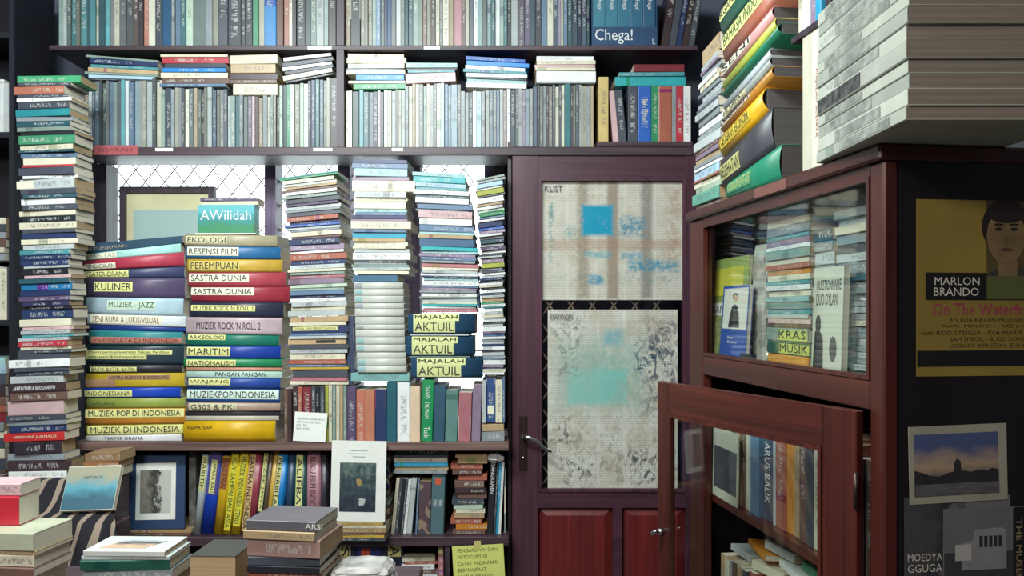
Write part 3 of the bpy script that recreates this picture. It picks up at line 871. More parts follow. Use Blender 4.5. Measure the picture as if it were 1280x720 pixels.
prow(b2 + b3, (431.5, 742), zB, topB, YA + .012, 'the middle post, second shelf', 'the tall yellow-cream spine', SECG, d=.17, mute=.22, hjit=.045, kind='paperback')
zR = zB + .0225
prow(mix(lm('mu', 12, 'x', 'tall pale yellow spine standing on the raised board of the second shelf', kw=dict(colour='#d5bd7c'))), (748.5, 761), zR, lambda q: 94, YA + .008, None, None, SECG, d=.17)
prow(mix('pk7 dg9'), (767, 784), zR, lambda q: 111, YA + .02, 'the tall pale yellow spine, leaning left', None, SECG, d=.16, lean=-.09, hjit=.02)
prow(mix('dg12', lm('bl', 17, 'x', 'blue spine with big yellow and white lettering on the raised board'), lm('gn', 9, 'y', 'narrow green spine between the blue and the rust red one'),
         lm('rs', 17, 'the rust red spine on the raised board', 'wide rust red spine right of the green one on the raised board'), 'gr5',
         lm('rd', 9, 'z', 'small red and blue spine near the right end of the second shelf', kw=dict(strips=[(0.05, .4, .03, .97, mat('blue_print_block', '#5a6ba8', .6), None, None)])), 'wh10'),
     (785.5, 864), zR, lambda q: 106.6, YA + .012, 'the leaning dark pair on the raised board', 'the right end of the second shelf', SECG, d=.165, hjit=.02)
bluebook = [o for o in bpy.data.objects if o.get('label', '').startswith('blue spine with big yellow')][0]
lettering('Ian Pyter', bluebook, -.055, .035, -.0008, .012, .038, mat('cream_print', '#e6e0b8', .6))

# lying stacks on top of the second shelf's books
LIEG = 'books lying across the tops of the second shelf'
def lying(toks, px, py, ref, **kw):
    kw.setdefault('d', .15)
    return pstack(toks, px, py, YA + .015, ref, LIEG, jx=.006, jl=.1, **kw)
lying('gg5 nv11 tl7 tn9 gg5 pb7 dg3', (107, 199), (71, 100), 'the leftmost pile on the second shelf', slope=(-.03, -.07))
lying('cr4 rd9 dg7 bb6 cr8 br8 sb5', (200, 284), (67, 108), 'the red-topped pile, second shelf', slope=(0, .0))
lying('cr9 tn9 db6 br4 cr11', (287, 348), (68, 118), 'the cream pile, second shelf', slope=(0, .02))
lying('wh5 dg6 wh5 dg5 cr7 dg3', (353, 417), (68, 98), 'the tilted pile beside the post', slope=(.19, .11))
lying(mix('cr6 cr8 cr7 sb3 cr6', dict(code='bb', size=8, dx=.06, wf=.8, label='bright blue book with white lettering low in the stack right of the post'),
          'cr4', dict(code='gn', size=8, dx=.05, wf=.88, label='green book at the bottom of the stack right of the post')), (433, 508), (66, 111), 'the pile with the green bottom book')
lying('lt8 db3 tl5 pk16', (508, 572), (78, 103), 'the pile with the pink volume', slope=(.05, 0))
lying(mix(dict(code='bl', size=6, label='glossy blue magazine on top of the stack in mid second shelf'), dict(code='bb', size=7, label='second glossy blue magazine of the stack in mid second shelf'), 'wh6 tl5 wh6 dg3 lt5 wh8'), (580, 661), (71, 110), 'the pile under the glossy blue magazines', slope=(-.03, -.06))
lying(mix('wh7 cr6 pk4 cr4', dict(code='wh', size=16, label='thick white volume with dark spine print at the bottom of its stack', wf=.98), 'gr3'), (669, 745), (69, 104), 'the pile with the thick white volume')
lying(mix(dict(code='dr', size=9, wf=.7, dx=.12, label='dark red book on top of the stack by the door top'), 'tl5 tq11'), (768, 858), (80, 106.2), 'the short stack above the rust red spine', slope=(0, .0))

# ------------------------------------------------------------------ picture and box standing in the window
M_MAT = mat('cream_card_mat', '#cdc7a0', 0.8, 0, .06, 10)
pf = empty('framed_print', (Xp(210, 3.2), 3.2, zC))
tag(pf, 'dark framed print of a hazy blue landscape standing in the left window', 'picture')
off = pf.location
def pf_part(mb, name, m): 
    o = mb.build(name, m, pf); o.location = -off; return o
fx0, fx1, fz0, fz1 = Xp(149, 3.2), Xp(268, 3.2), zC + .0005, Zof(233, 3.2)
q = MB(); fw = .025
q.box(fx0, fx0 + fw, 3.2, 3.225, fz0, fz1); q.box(fx1 - fw, fx1, 3.2, 3.225, fz0, fz1)
q.box(fx0 + fw, fx1 - fw, 3.2, 3.225, fz1 - fw, fz1); q.box(fx0 + fw, fx1 - fw, 3.2, 3.225, fz0, fz0 + fw)
pf_part(q, 'picture_frame', M_POST)
pf_part(MB().box(fx0 + fw, fx1 - fw, 3.212, 3.216, fz0 + fw, fz1 - fw), 'picture_mat', M_MAT)
def landscape(name, sky, mid, low, seed, axis=2):
    m, nt, b_, L = nm(name)
    b_.inputs['Roughness'].default_value = .5
    tc = nt.nodes.new('ShaderNodeTexCoord')
    sp = nt.nodes.new('ShaderNodeSeparateXYZ'); L.new(tc.outputs['Generated'], sp.inputs[0])
    n = node(nt, 'ShaderNodeTexNoise'); n.inputs['Scale'].default_value = 4; n.inputs['Detail'].default_value = 7
    mp = nt.nodes.new('ShaderNodeMapping'); mp.inputs['Location'].default_value = (seed, 0, seed); L.new(tc.outputs['Generated'], mp.inputs[0]); L.new(mp.outputs[0], n.inputs['Vector'])
    v = math_node(nt, 'ADD', sp.outputs[axis], math_node(nt, 'MULTIPLY', math_node(nt, 'SUBTRACT', n.outputs['Fac'], .5), .5))
    r = nt.nodes.new('ShaderNodeValToRGB')
    e = r.color_ramp.elements
    e[0].position = .25; e[0].color = lin(low); e[1].position = .8; e[1].color = lin(sky)
    k = e.new(.5); k.color = lin(mid)
    L.new(v, r.inputs[0]); L.new(r.outputs[0], b_.inputs['Base Color'])
    return m
pf_part(MB().box(Xp(165, 3.2), Xp(256, 3.2), 3.2105, 3.2118, fz0 + .2, Zof(262, 3.2)), 'print_image', landscape('hazy_blue_landscape', '#9db6b4', '#4c92a0', '#86aab4', 2.0))

# ------------------------------------------------------------------ two binder stacks on the left of the middle shelf
BINDG = 'labelled binders stacked left of the window'
YB4 = 2.915
def binders(px0, px1, lines, items, which, d=.215, mates=None):
    """lines: picture heights (left, right) of every joint from the top; wedge-shaped binders lie between them"""
    s = YB4 / F
    n = len(items)
    lines = lines[:-1] + [(HZ + (CZ - zC - .0008) / s,) * 2]
    for i in range(n - 1, -1, -1):
        it = items[i]
        jx0, jx1 = it.get('x', (0, 0))
        xl, xr = (px0 + jx0 - 640) * s, (px1 + jx1 - 640) * s
        def zz(l, px): return CZ + (HZ - (l[0] + (l[1] - l[0]) * (px - px0) / (px1 - px0))) * s
        z0, z1 = zz(lines[i + 1], px0 + jx0), zz(lines[i + 1], px1 + jx1)
        t0, t1 = zz(lines[i], px0 + jx0) - z0 - .0014, zz(lines[i], px1 + jx1) - z1 - .0014
        w = xr - xl
        dd = d * random.uniform(.93, 1)
        o = make_book(R_lie((xl + xr) / 2, YB4 + it.get('dy', random.uniform(.004, .012)), (z0 + z1) / 2 + .0003, -math.atan2(z1 - z0, w)), w, dd, t0, 'nv',
                      it.get('name', 'binder'), it['label'], 'binder', BINDG, plain=True, bulge=it.get('bulge', .004), colour=it['c'], t2=t1, strips=it.get('s', ()), pages=M_PAGES)
GO = mat('green_ink', '#3d5a36', .7); RI = mat('red_brown_ink', '#7a3c3c', .7)
L1 = [(305, 294), (318, 303.5), (326, 315), (338, 332), (347, 347), (371, 373), (392, 395), (405, 409), (412, 415), (431, 431), (455, 456), (467, 466), (485, 484), (497, 497), (511, 510), (532, 530), (545, 543), (552.6, 552.6)]
S_ = lambda f0, f1, z0, z1, t, pm=M_LABEL, ink=None: (f0, f1, z0, z1, pm, t, ink)
I1 = [
    dict(c='#28485f', label='dark teal bound volume topmost on the KULINER binder stack', x=(-8, 0), s=[S_(.06, .5, .15, .6, 'PERTUNJUKAN', None, mat('tan_print', '#a89a80', .7))], bulge=0),
    dict(c='#a9dcd6', label='pale turquoise volume second from the top of the KULINER stack', x=(-9, -2), s=[S_(.0, .4, .1, .9, 'SENI PENTAS', M_LABELW, mat('pale_grey_print', '#9aa5a5', .7))], bulge=.001),
    dict(c='#b23a50', label='red binder labelled PENDIDIKAN', x=(2, 2), s=[S_(.03, .33, .08, .6, 'PENDIDIKAN', M_LABELW)]),
    dict(c='#3c4569', label='navy binder labelled TEATER-DRAMA under the red one', x=(0, 1), s=[S_(.03, .46, .08, .85, 'TEATER-DRAMA')]),
    dict(c='#524667', label='purple binder labelled KULINER', x=(9, 2), s=[S_(.06, .46, .3, .8, 'KULINER')]),
    dict(c='#b3cfdb', label='pale blue binder labelled MUZIEK JAZZ', x=(6, 0), s=[S_(.22, .72, .25, .85, 'MUZIEK - JAZZ', mat('pale_green_label', '#c6dccb', .7), GO)]),
    dict(c='#dfe6ea', label='white binder labelled SENI RUPA & LUKIS/VISUAL', x=(8, 3), s=[S_(.03, .76, .15, .95, 'SENI RUPA & LUKIS/VISUAL', M_LABELW, RI)], bulge=.002),
    dict(c='#1c3a86', label='dark blue binder directly under the white SENI RUPA one', x=(9, 4), bulge=.002),
    dict(c='#35898e', label='teal binder with a long salmon paper strip', x=(11, 0), s=[S_(.02, .99, .1, .55, 'PARIWISATA DI INDONESIA', mat('salmon_label', '#bd7b6c', .7, 0, .1, 40), RI)]),
    dict(c='#263b46', label='dark slate binder with a two-line yellow label', x=(6, 1), s=[S_(.0, .88, .5, .74, 'Majelis permusyawaratan Rakyat, Perdikan'), S_(.0, .62, .26, .49, 'kebangsaan & kemasyarakatan')]),
    dict(c='#25262f', label='black binder labelled BATIK BATIK BATIK', x=(8, -1), s=[S_(.03, .52, .18, .72, 'BATIK BATIK BATIK')]),
    dict(c='#c3a92c', label='mustard binder with a brown SASTRA label', x=(6, 2), s=[S_(.0, .3, .05, .6, None, mat('brown_label', '#a07c5c', .7)), S_(.22, .86, .55, .88, 'SASTRA BUDAYA & SOSIOLOGI', mat('brown_label', '#a07c5c', .7))]),
    dict(c='#1743b5', label='royal blue binder labelled INDONESIANA', x=(4, -3), s=[S_(.01, .5, .1, .75, 'INDONESIANA')], bulge=.002),
    dict(c='#94a34c', label='olive green binder labelled WAJANG in small letters', x=(7, 2), s=[S_(.04, .3, .2, .6, 'WAJANG', None, GO)]),
    dict(c='#c1832f', label='orange binder labelled MUZIEK POP DI INDONESIA', x=(6, 3), s=[S_(.0, .99, .46, .97, 'MUZIEK POP DI INDONESIA')]),
    dict(c='#b3ae3c', label='yellow green binder labelled MUZIEK DI INDONESIA', x=(6, 1), s=[S_(.02, .99, .12, .95, 'MUZIEK DI INDONESIA')], bulge=.003),
    dict(c='#e2e3e6', label='thin white folder labelled TEATER DRAMA at the stack bottom', x=(6, -2), s=[S_(.18, .62, .25, .75, 'TEATER DRAMA', None)], bulge=.001),
]
binders(100, 228, L1, I1, 'left')
L2 = [(292, 294), (307, 308.5), (323, 324), (340, 340), (358, 358), (377, 378), (396, 397), (417, 419), (432, 433), (448, 449), (459, 459.5), (463.5, 464), (472, 473.5), (485, 486), (503, 504), (514, 514), (520, 520), (526, 526), (552.6, 552.6)]
I2 = [
    dict(c='#a9a184', label='tan binder labelled EKOLOGI topmost of the right binder stack', x=(-2, -4), s=[S_(.02, .46, .2, .85, 'EKOLOGI', mat('tan_label', '#cfcaa6', .7))]),
    dict(c='#2c6a9c', label='blue binder labelled RESENSI FILM', x=(-1, 0), s=[S_(.02, .56, .25, .95, 'RESENSI FILM', M_LABELW)]),
    dict(c='#c6a240', label='mustard binder labelled PEREMPUAN', x=(1, 2), s=[S_(.02, .55, .15, .85, 'PEREMPUAN', mat('mustard_label', '#d3c26a', .7))]),
    dict(c='#ad4450', label='red binder labelled SASTRA DUNIA, upper of the two', x=(2, 7), s=[S_(.01, .62, .3, .92, 'SASTRA DUNIA', M_LABELW)]),
    dict(c='#9c3040', label='red binder labelled SASTRA DUNIA, lower of the two', x=(6, 11), s=[S_(.0, .64, .45, .95, 'SASTRA DUNIA', M_LABELW)]),
    dict(c='#2b2f45', label='black binder labelled MUZIEK ROCK N ROLL 1', x=(4, 4), s=[S_(.02, .7, .4, .8, 'MUZIEK ROCK N ROLL 1')]),
    dict(c='#c6b2b8', label='pale pink binder labelled MUZIEK ROCK N ROLL 2', x=(0, 2), s=[S_(.08, .8, .3, .72, "MUZIEK ROCK 'N ROLL 2", None)], bulge=.001),
    dict(c='#1c7764', label='dark green binder labelled ARKEOLOGI', x=(0, -2), s=[S_(.02, .42, .5, .97, 'ARKEOLOGI')]),
    dict(c='#1c3fa0', label='blue binder labelled MARITIM in the right stack', x=(1, 0), s=[S_(.0, .46, .2, .92, 'MARITIM')]),
    dict(c='#27875a', label='green binder labelled NATIONALISM', x=(-3, 2), s=[S_(.03, .53, .15, .9, 'NATIONALISM')]),
    dict(c='#cd947c', label='thin salmon folder under the green NATIONALISM binder', x=(0, 2), bulge=.001),
    dict(c='#bfe0d2', label='pale mint binder labelled PANGAN PANGAN', x=(0, 2), s=[S_(.28, .85, .25, .85, 'PANGAN PANGAN', None)], bulge=.002),
    dict(c='#24489a', label='blue binder labelled WAJANG', x=(2, 0), s=[S_(.01, .46, .3, .95, 'WAJANG')]),
    dict(c='#1d4a8c', label='dark blue binder labelled MUZIEKPOPINDONESIA', x=(1, -1), s=[S_(.0, .99, .25, .9, 'MUZIEKPOPINDONESIA', mat('pale_blue_label', '#cfe3d6', .7))]),
    dict(c='#b39a8c', label='beige binder labelled G30S & PKI', x=(2, 0), s=[S_(.02, .53, .08, .95, 'G30S & PKI', mat('tan_label', '#cfcaa6', .7))]),
    dict(c='#33303a', label='thin black folder under the G30S & PKI binder', x=(-3, 0), bulge=.001),
    dict(c='#c8c2b0', label='thin off-white folder lying on the yellow binder', x=(-2, -2), bulge=.001),
    dict(c='#d9ad12', label='thick bright yellow binder labelled AGAMA ISLAM at the bottom', x=(-2, -6), s=[S_(.03, .32, .62, .78, 'AGAMA ISLAM', None)], bulge=.012),
]
binders(232, 350, L2, I2, 'right')
# picture book on its long edge on the EKOLOGI binder
zt2 = CZ + (HZ - 292.5) * YB4 / F + .002
pb = empty('box_set', (Xp(285, 2.95), 2.95, zt2))
tag(pb, 'blue-green boxed book with white script lettering standing on the EKOLOGI binder', 'book')
off = pb.location
def pb_part(mb, name, m):
    o = mb.build(name, m, pb); o.location = -off; return o
x0, x1 = Xp(247, 2.94), Xp(318, 2.94)
zb2, zt3 = zt2, CZ + (HZ - 256) * 2.94 / F
c_ = pb_part(MB().box(x0, x1, 2.94, 3.0, zb2 + .004, zt3, ch=.002), 'box_body', landscape('blue_green_cover', '#63b4bc', '#3a8f94', '#3d8a62', 5))
pb_part(MB().box(x0 - .006, x1 + .006, 2.936, 3.01, zb2, zb2 + .0038), 'white_base', M_PAPER)
lettering('AWilidah', c_, x0 + .01, x1 - .012, 2.9392, zb2 + .052, zb2 + .088, M_INKW)
Z0 = zt3
stack(I4, mix(dict(code='pu', size=6, label='thin purple book lying on the blue-green box in the window'), dict(code='cr', size=8, label='cream book lying under the purple one on the blue-green box')), Z0 + .0004, CZ + (HZ - 247) * 2.94 / F, x0 + .005, x1 + .01, 2.943, .07, 'the pair on the blue-green box', 'books on the blue-green box')

# ------------------------------------------------------------------ row of books on the middle shelf
MIDG = 'books standing on the middle shelf right of the binders'
zCr = zC
mid = lambda hs: (lambda q: hs)
YM = YC + .012
prow('br6 db7', (354, 364), zCr, 485, YM, 'the bright yellow binder, on the middle shelf', None, MIDG)
prow(mix(dict(code='db', size=9, label='dark brown patterned spine with tan ends right of the yellow binder', kw=dict(strips=[(0, .12, .03, .97, mat('tan_leather', '#b08a5c', .6), None, None), (.86, 1, .03, .97, mat('tan_leather', '#b08a5c', .6), None, None)])),
         dict(code='rs', size=7, label='rust spine with tan top behind the white card'), dict(code='dr', size=14, label='wide dark red spine partly behind the white card')), (364.5, 388), zCr, 483.5, YM, None, None, MIDG)
prow('dg6 bk6 dg6', (388.5, 405.5), zCr, 482.6, YM, 'the wide dark red spine behind the white card', None, MIDG)
THIN = [dict(code=c, size=5, kind='magazine', cat='magazine', label=l, kw=dict(strips=[(.6, 1, .03, .97, mat('dark_green_band', '#3c6a62', .6), None, None)])) for c, l in (
    ('yg', 'first from left of the slim magazines with green lower spines'), ('cr', 'second from left of the slim magazines with green lower spines'), ('gg', 'third from left of the slim magazines with green lower spines'),
    ('cr', 'fourth from left of the slim magazines with green lower spines'), ('tn', 'fifth from left of the slim magazines with green lower spines'), ('gg', 'rightmost of the slim magazines with green lower spines'))]
prow(THIN, (406, 432.5), zCr, 481.4, YM, None, None, 'slim magazines with green lower spines', hjit=.01)
prow(mix(dict(code='pu', size=11, label='dark purple spine left of the orange and rose pair, middle shelf')), (433, 444), zCr, 482, YM, None, None, MIDG)
prow(mix(dict(code='rs', size=11, label='left one of two orange rose spines on the middle shelf', kw=dict(colour='#bf7560')), dict(code='rs', size=13, label='right one of two orange rose spines on the middle shelf', kw=dict(colour='#c58068'))), (444.5, 468), zCr, 487, YM, None, None, MIDG)
prow(mix(dict(code='nv', size=14, label='navy spine with crimson top third on the middle shelf', kw=dict(strips=[(0, .38, .03, .97, mat('crimson_print', '#b03a55', .6), None, None)]))), (468.5, 482.5), zCr, 486, YM, None, None, MIDG)
prow(mix(dict(code='dt', size=12, label='plain dark teal hardback on the middle shelf', kw=dict(plain=True, hard=True, colour='#1f5a68'))), (483, 495.5), zCr, 477, YM, None, None, MIDG)
prow(mix(dict(code='wh', size=15, label='white spine with bright blue picture at its top, middle shelf', kw=dict(strips=[(0, .27, .03, .97, mat('bright_blue_picture', '#2a9ccc', .5, 0, .5, 30), None, None), (.27, .45, .03, .97, mat('mauve_grey_print', '#8a7486', .6), None, None), (.86, .95, .03, .97, mat('red_print', '#b05866', .6), None, None)]))), (496, 512), zCr, 477, YM, None, None, MIDG)
prow(mix(dict(code='cr', size=12, label='cream spine left of the emerald green hardback', kw=dict(colour='#d6bfa2'))), (512.5, 525), zCr, 482, YM, None, None, MIDG)
prow(mix(dict(code='gn', size=15, label='emerald green hardback with white lettering on the middle shelf', kw=dict(plain=True, hard=True, colour='#178a50'))), (525.5, 540), zCr, 474, YM, None, None, MIDG, lean=.03)
eg = [o for o in bpy.data.objects if o.get('label', '').startswith('emerald green hardback')][0]
lettering('DAVID  SYLVIAN', eg, -.09, .03, -.0008, .012, .026, M_INKW); lettering('Tusk', eg, .06, .1, -.0008, .01, .03, M_INKW)
prow(mix(dict(code='dt', size=15, label='plain slate blue hardback right of the emerald green one', kw=dict(plain=True, hard=True, colour='#2f5468'))), (540.8, 555), zCr, 480, YM, None, None, MIDG, lean=.03)
prow(mix(dict(code='gg', size=16, label='grey green spine with a pale middle left of the rose and cream one', kw=dict(colour='#5d8580', strips=[(.3, .58, .03, .97, mat('grey_print_block', '#9aa6a6', .6), None, None)]))), (555.8, 571), zCr, 487, YM, None, None, MIDG, lean=.03)
prow(mix(dict(code='rp', size=17, label='spine with rose upper half and cream lower half', kw=dict(strips=[(.48, 1, .03, .97, mat('cream_print_block', '#cfc6ae', .6), None, None)]))), (571.8, 588), zCr, 490, YM, None, None, MIDG, lean=.03)
prow(mix(dict(code='mv', size=13, label='dull mauve spine left of the two small lying books')), (588.8, 600), zCr, 480, YM, None, None, MIDG, lean=.03)
two = pstack(mix(dict(code='tn', size=9, label='tan book lying on a grey one at the right end of the middle shelf', kw=dict(plain=True)), dict(code='gr', size=13, label='grey book at the bottom at the right end of the middle shelf')), (602, 631), (530.5, zC + .0006), YM, 'the pair at the end', 'lying pair on the middle shelf', d=.16, jx=.002, slope=(0, .03))
prow(mix(dict(code='lg', size=6, label='pale narrow spine standing on the tan lying book'), dict(code='nv', size=14, label='blue spine with a white emblem standing on the tan lying book', kw=dict(colour='#35548c', strips=[(0.0, .14, .03, .97, M_LABELW, None, None), (.62, .8, .15, .85, M_LABELW, None, None)])),
         dict(code='cr', size=10, label='cream spine at the right end beside the door post'), dict(code='sb', size=4, label='thin slate spine beside the door post on the lying pair')), (602.5, 631), 528.6, 470, YM + .004, None, None, MIDG, hjit=.12)
# white card leaning on the row
cd = MB()
cw, chh = .128, .108
cM = Matrix.Translation((Xp(387, 2.9), 2.892, zC + .001)) @ Matrix.Rotation(math.radians(3), 4, 'Y') @ Matrix.Rotation(math.radians(-6), 4, 'X')
cd.box(-cw / 2 * .92, cw / 2 * .92, -.001, 0, .0035, chh)
co = cd.build('note_card', M_PAPER, None); co.matrix_world = cM
tag(co, 'square white card with small printed lines leaning on the middle shelf books', 'card')
lettering('MENERIMA PESANAN BUKU\nBUKU LAMA DAN BARU\nJUAL . BELI\nBUKU ANTIK', co, -.05, .05, -.0016, .045, .088, mat('grey_green_print', '#6c7c78', .7))
# ------------------------------------------------------------------ tall stacks in front of the window
YW = 2.915
def wst(toks, px, py, ref, group, **kw):
    kw.setdefault('kind', 'magazine'); kw.setdefault('cat', 'magazine'); kw.setdefault('d', .2)
    kw.setdefault('jl', .08); kw.setdefault('jx', .006)
    return pstack(toks, px, py, YW, ref, group, pages=M_PAGES, **kw)
g6 = 'magazines stacked beside the right binder stack'
wst(mix('tl3 gn3 cr6 lg4 tn4 br4', dict(code='wh', size=5, label='white magazine with dark lettering near the top of the tall stack left of centre'), 'gg5 dg7 pu4 lg5 gr4 dg6 rs7 nv4 bl4 lg4 gr3 cr7 br3 nv9 mv8 wh4'),
    (360, 430), (215, 316), 'the upper stack beside the binders', g6, slope=(.05, .13), drift=(-12, -8), jl=.14)
wst(mix(dict(code='rs', size=9, label='rust red magazine at mid height of the stack beside the binders'), 'nv6 lg6 cr4 gg4 rp5 mv8 pg5 gg4 sb6 nv4 wh5 lg7 cr5 lg8 tn8 cr5',
        dict(code='nv', size=10, label='navy magazine with a yellow paper label in the stack beside the binders', kw=dict(strips=[(.02, .82, .35, .9, M_LABEL, 'DUNIA ILMU PENGETAHUAN', None)])),
        'sb4 lg4', dict(code='tn', size=8, label='tan magazine with a black title block in the stack beside the binders', kw=dict(strips=[(.48, .82, .25, .75, mat('black_title_block', '#2c2c33', .6), None, None)])),
        'dg6 lg6', dict(code='cr', size=9, label='cream magazine with a red title block in the stack beside the binders', kw=dict(strips=[(.36, .9, .05, .95, mat('red_title_block', '#c34a3c', .6), None, None)])),
        'rs6 sb4 mu3 dg11 rp5 cr5'),
    (361, 435), (316.5, 481), 'the lower stack beside the binders', g6, slope=(.0, .05), drift=(-1, -3))
g7 = 'books stacked at the centre of the window'
w7 = wst(mix('nv6', dict(code='sb', size=8, label='slate blue book near the top of the central stack'), dict(code='lt', size=12, label='pale teal book with white script under the blue ones, central stack'), 'mv6',
        dict(code='cr', size=17, wf=1.1, dx=.06, label='thick cream book sticking out right in the central stack'), 'lg9 cr5 cr12 lt5 sb5', dict(code='nv', size=5, label='navy magazine above the mauve one in the central stack'), 'mv4',
        dict(code='cr', size=12, label='thick cream book with a small dark mark, central stack', wf=1.04), 'sb5', dict(code='tq', size=9, label='vivid turquoise book tilted in the central stack', kw=dict(colour='#1d93b0')),
        'tn5 cr7 cr4 lg6', dict(code='wh', size=11, label='white book under the turquoise one in the central stack'), 'dg3 gr4 gg4 lg5 cr6'),
    (439, 512), (199, 343), 'the central window stack', g7, kind='book', cat='book', slope=(0, -.02), drift=(0, -2), jl=.12)
wst(mix(dict(code='dt', size=11, label='dark teal book lying right above the numbered white volumes', kw=dict(colour='#355f7a'))), (441, 499), (343.5, 352), 'x', g7, kind='book', cat='book')
LT = mat('teal_spine_tag', '#8fb4b4', .7); LG_ = mat('grey_spine_tag', '#9a9ea4', .7)
vol = []
for k in range(13):
    vol.append(dict(code='lg', size=[8, 8, 9, 7, 9, 10, 6, 9, 9, 9, 8, 9, 8][k], wf=.985, label=None, kw=dict(plain=True, bulge=.0025, hard=True, colour=['#cfd2c8', '#d4d6cd', '#c9cdc5'][k % 3],
               strips=[(.02, .16, .15, .9, [LG_, LT, LT, LG_, None, None, LG_, None, LT, LT, None, LT, LT][k], None, None)] if [1, 1, 1, 1, 0, 0, 1, 0, 1, 1, 0, 1, 1][k] else [])))
for v in vol: v['name'] = 'book'
pstack(vol, (446, 508), (353, 466), YW, 'the matching pale set by the window', 'matching pale volumes in the central stack', kind='volume', cat='book', d=.2, yaw=.004, jx=.001, jy=.003, drift=(-4, -4), pages=M_PAGES)
wst(mix(dict(code='lt', size=11, label='pale teal glossy magazine lying under the matching pale volumes', kw=dict(colour='#7fb3b0'))), (437, 514), (466.5, 477), 'x', g7, yaw=0)
# slim upright volumes between the two stacks
prow(mix(dict(code='nv', size=9, label='navy spine with a white label upright between two window stacks', d=.15, kw=dict(plain=True, colour='#33415c', strips=[(.16, .36, .04, .96, M_LABELW, None, None)]))), (433.5, 442), 481.4, 395, YW + .02, None, None, 'upright slim books between stacks')
g8 = 'magazines stacked right of the purple mullion'
wst(mix(dict(code='lt', size=6, label='pale teal magazine topmost of the stack beside the glaring gap'), dict(code='tq', size=9, label='turquoise magazine with a white left end near the top beside the gap', kw=dict(strips=[(0, .4, .05, .95, M_PAPER, None, None)])), 'pb7 tl4 wh7 dt4 wh9 sb8 gr2',
        dict(code='pk', size=11, label='pale pink thick magazine in the stack beside the glaring gap'), dict(code='wh', size=10, label='thick white magazine under the pale pink one'), 'sb10 lt4 tn6', dict(code='nv', size=12, label='thick navy magazine in the stack beside the glaring gap', kw=dict(colour='#2f5c80')), 'tq6 lt4 mv5 sb5 gr4'),
    (526, 597), (216, 329), 'the upper stack beside the mullion', g8, drift=(-12, -14), slope=(-.03, -.05))
wst(mix(dict(code='rp', size=6, label='dusty rose magazine at mid height right of the purple mullion'), 'cr4 lg5 wh4 nv3 lt4 wh8 sb3 mv4 gr4 wh6 gg3 lg5 cr3 tq3 wh4', dict(code='rp', size=6, label='rose magazine lying directly on the three AKTUIL binders')),
    (525, 598), (329.5, 390.5), 'the lower stack beside the mullion', g8, drift=(0, 0), slope=(0, -.03))
AK = mat('lime_label_paper', '#d6dc9a', .7, 0, .08, 40)
for k, (xl, xr, y0, y1, w0) in enumerate(((510, 594, 392, 417, 'upper'), (508, 592, 420, 445, 'middle'), (514, 603, 447, 472.5, 'lowest'))):
    wst(mix(dict(code='nv', size=10, name='binder', cat='binder', wf=1, dx=0, yaw=0, label=f'{w0} of three dark blue binders labelled MAJALAH AKTUIL', kw=dict(plain=True, bulge=.004, colour='#274a68',
        strips=[(.08, .76, .64, .98, AK, 'MAJALAH', None), (.08, .7, .06, .635, AK, 'AKTUIL', None)]))), (xl, xr), (y0, y1), 'x', 'three AKTUIL binders')
wst(mix(dict(code='lg', size=2, label='thin pale folder lying between the upper and middle AKTUIL binders')), (512, 590), (417.4, 419.6), 'x', 'folders between the AKTUIL binders')
wst(mix(dict(code='gg', size=2, label='thin grey green folder lying on the lowest AKTUIL binder')), (512, 590), (445.3, 446.7), 'x', 'folders between the AKTUIL binders')
g9 = 'magazines stacked against the door post'
wst('gg4 lg4 pb7 wh3 yg8 gr2 wh9 tn4 wh5 pg4 gn6 sb3 wh4 nv8 bl4 mv5 wh4 dg4 dt6 lg4 pu6 wh4 dg3 lg3', (600, 630.5), (219, 322), 'the door-post stack, upper part', g9, drift=(-6, 0), slope=(.08, .2), jl=.06, d=.19)
wst('mv7 yg7 gr3 dg4 wh4 lg3 nv4 dg3 wh4 cr3 dg3 wh5 nv3 lg4 tn6 gn3 wh4 tl2', (601, 630.5), (322.5, 385), 'the door-post stack, middle part', g9, slope=(.05, .08), jl=.06, d=.19)
wst('wh4 lg3 cr4 gr2 wh3 dg3 lg3 wh6 mv2 sb4 wh3 gr3 lg3 nv3 wh4 dg2 lg5 gr3 sb2 wh6 mv3 nv2 cr4 wh3', (602, 630.5), (385.5, 468.5), 'the door-post stack, bottom part', g9, slope=(.0, .05), jl=.06, d=.19)
# magazine leaning in the gap between the last two stacks
lz = pstack
mgl = make_book(Matrix.Translation((Xp(597.6, YW), YW + .03, zC + .0)) @ Matrix.Translation((0, 0, (553 - 388) * YW / F * 1.005)) @ Matrix.Rotation(-.075, 4, 'Y') @ Matrix.Translation((0, 0, .137)) @ STAND, .27, .13, .006, 'sb',
                'magazine', 'slate magazine leaning upright in the glaring gap between stacks', 'magazine', 'upright slim magazine')

# ------------------------------------------------------------------ the tall stack at the far left and its draped chest
YL = 2.74
g3 = 'books in the tall stack at the far left'
def fl(toks, px, py, ref, **kw):
    kw.setdefault('drift', (0, 0))
    return pstack(toks, px, py, YL, ref, g3, d=.125 if py[0] < 300 else .1, name='old_book', jx=.008, jl=.1, yaw=.05, **kw)
fl(mix(dict(code='gn', size=8, wf=1.12, dx=.08, label='green book topmost on the far left stack', kw=dict(colour='#3f9a6a')), 'dg4', dict(code='rs', size=9, dx=-.08, label='rust orange book third from the top of the far left stack', kw=dict(colour='#b5705a')), 'dg4 wh4 dg8',
       dict(code='tq', size=8, label='bright teal book in the upper far left stack', kw=dict(colour='#2a8c96')), 'gr5 dt6 gg5 bk4', dict(code='gn', size=10, label='green book above a cream one in the upper far left stack', kw=dict(colour='#3f8a66')), 'cr6 dt3'),
   (22, 92), (93, 190), 'the upper far left stack', slope=(.04, .02), drift=(-4, -4))
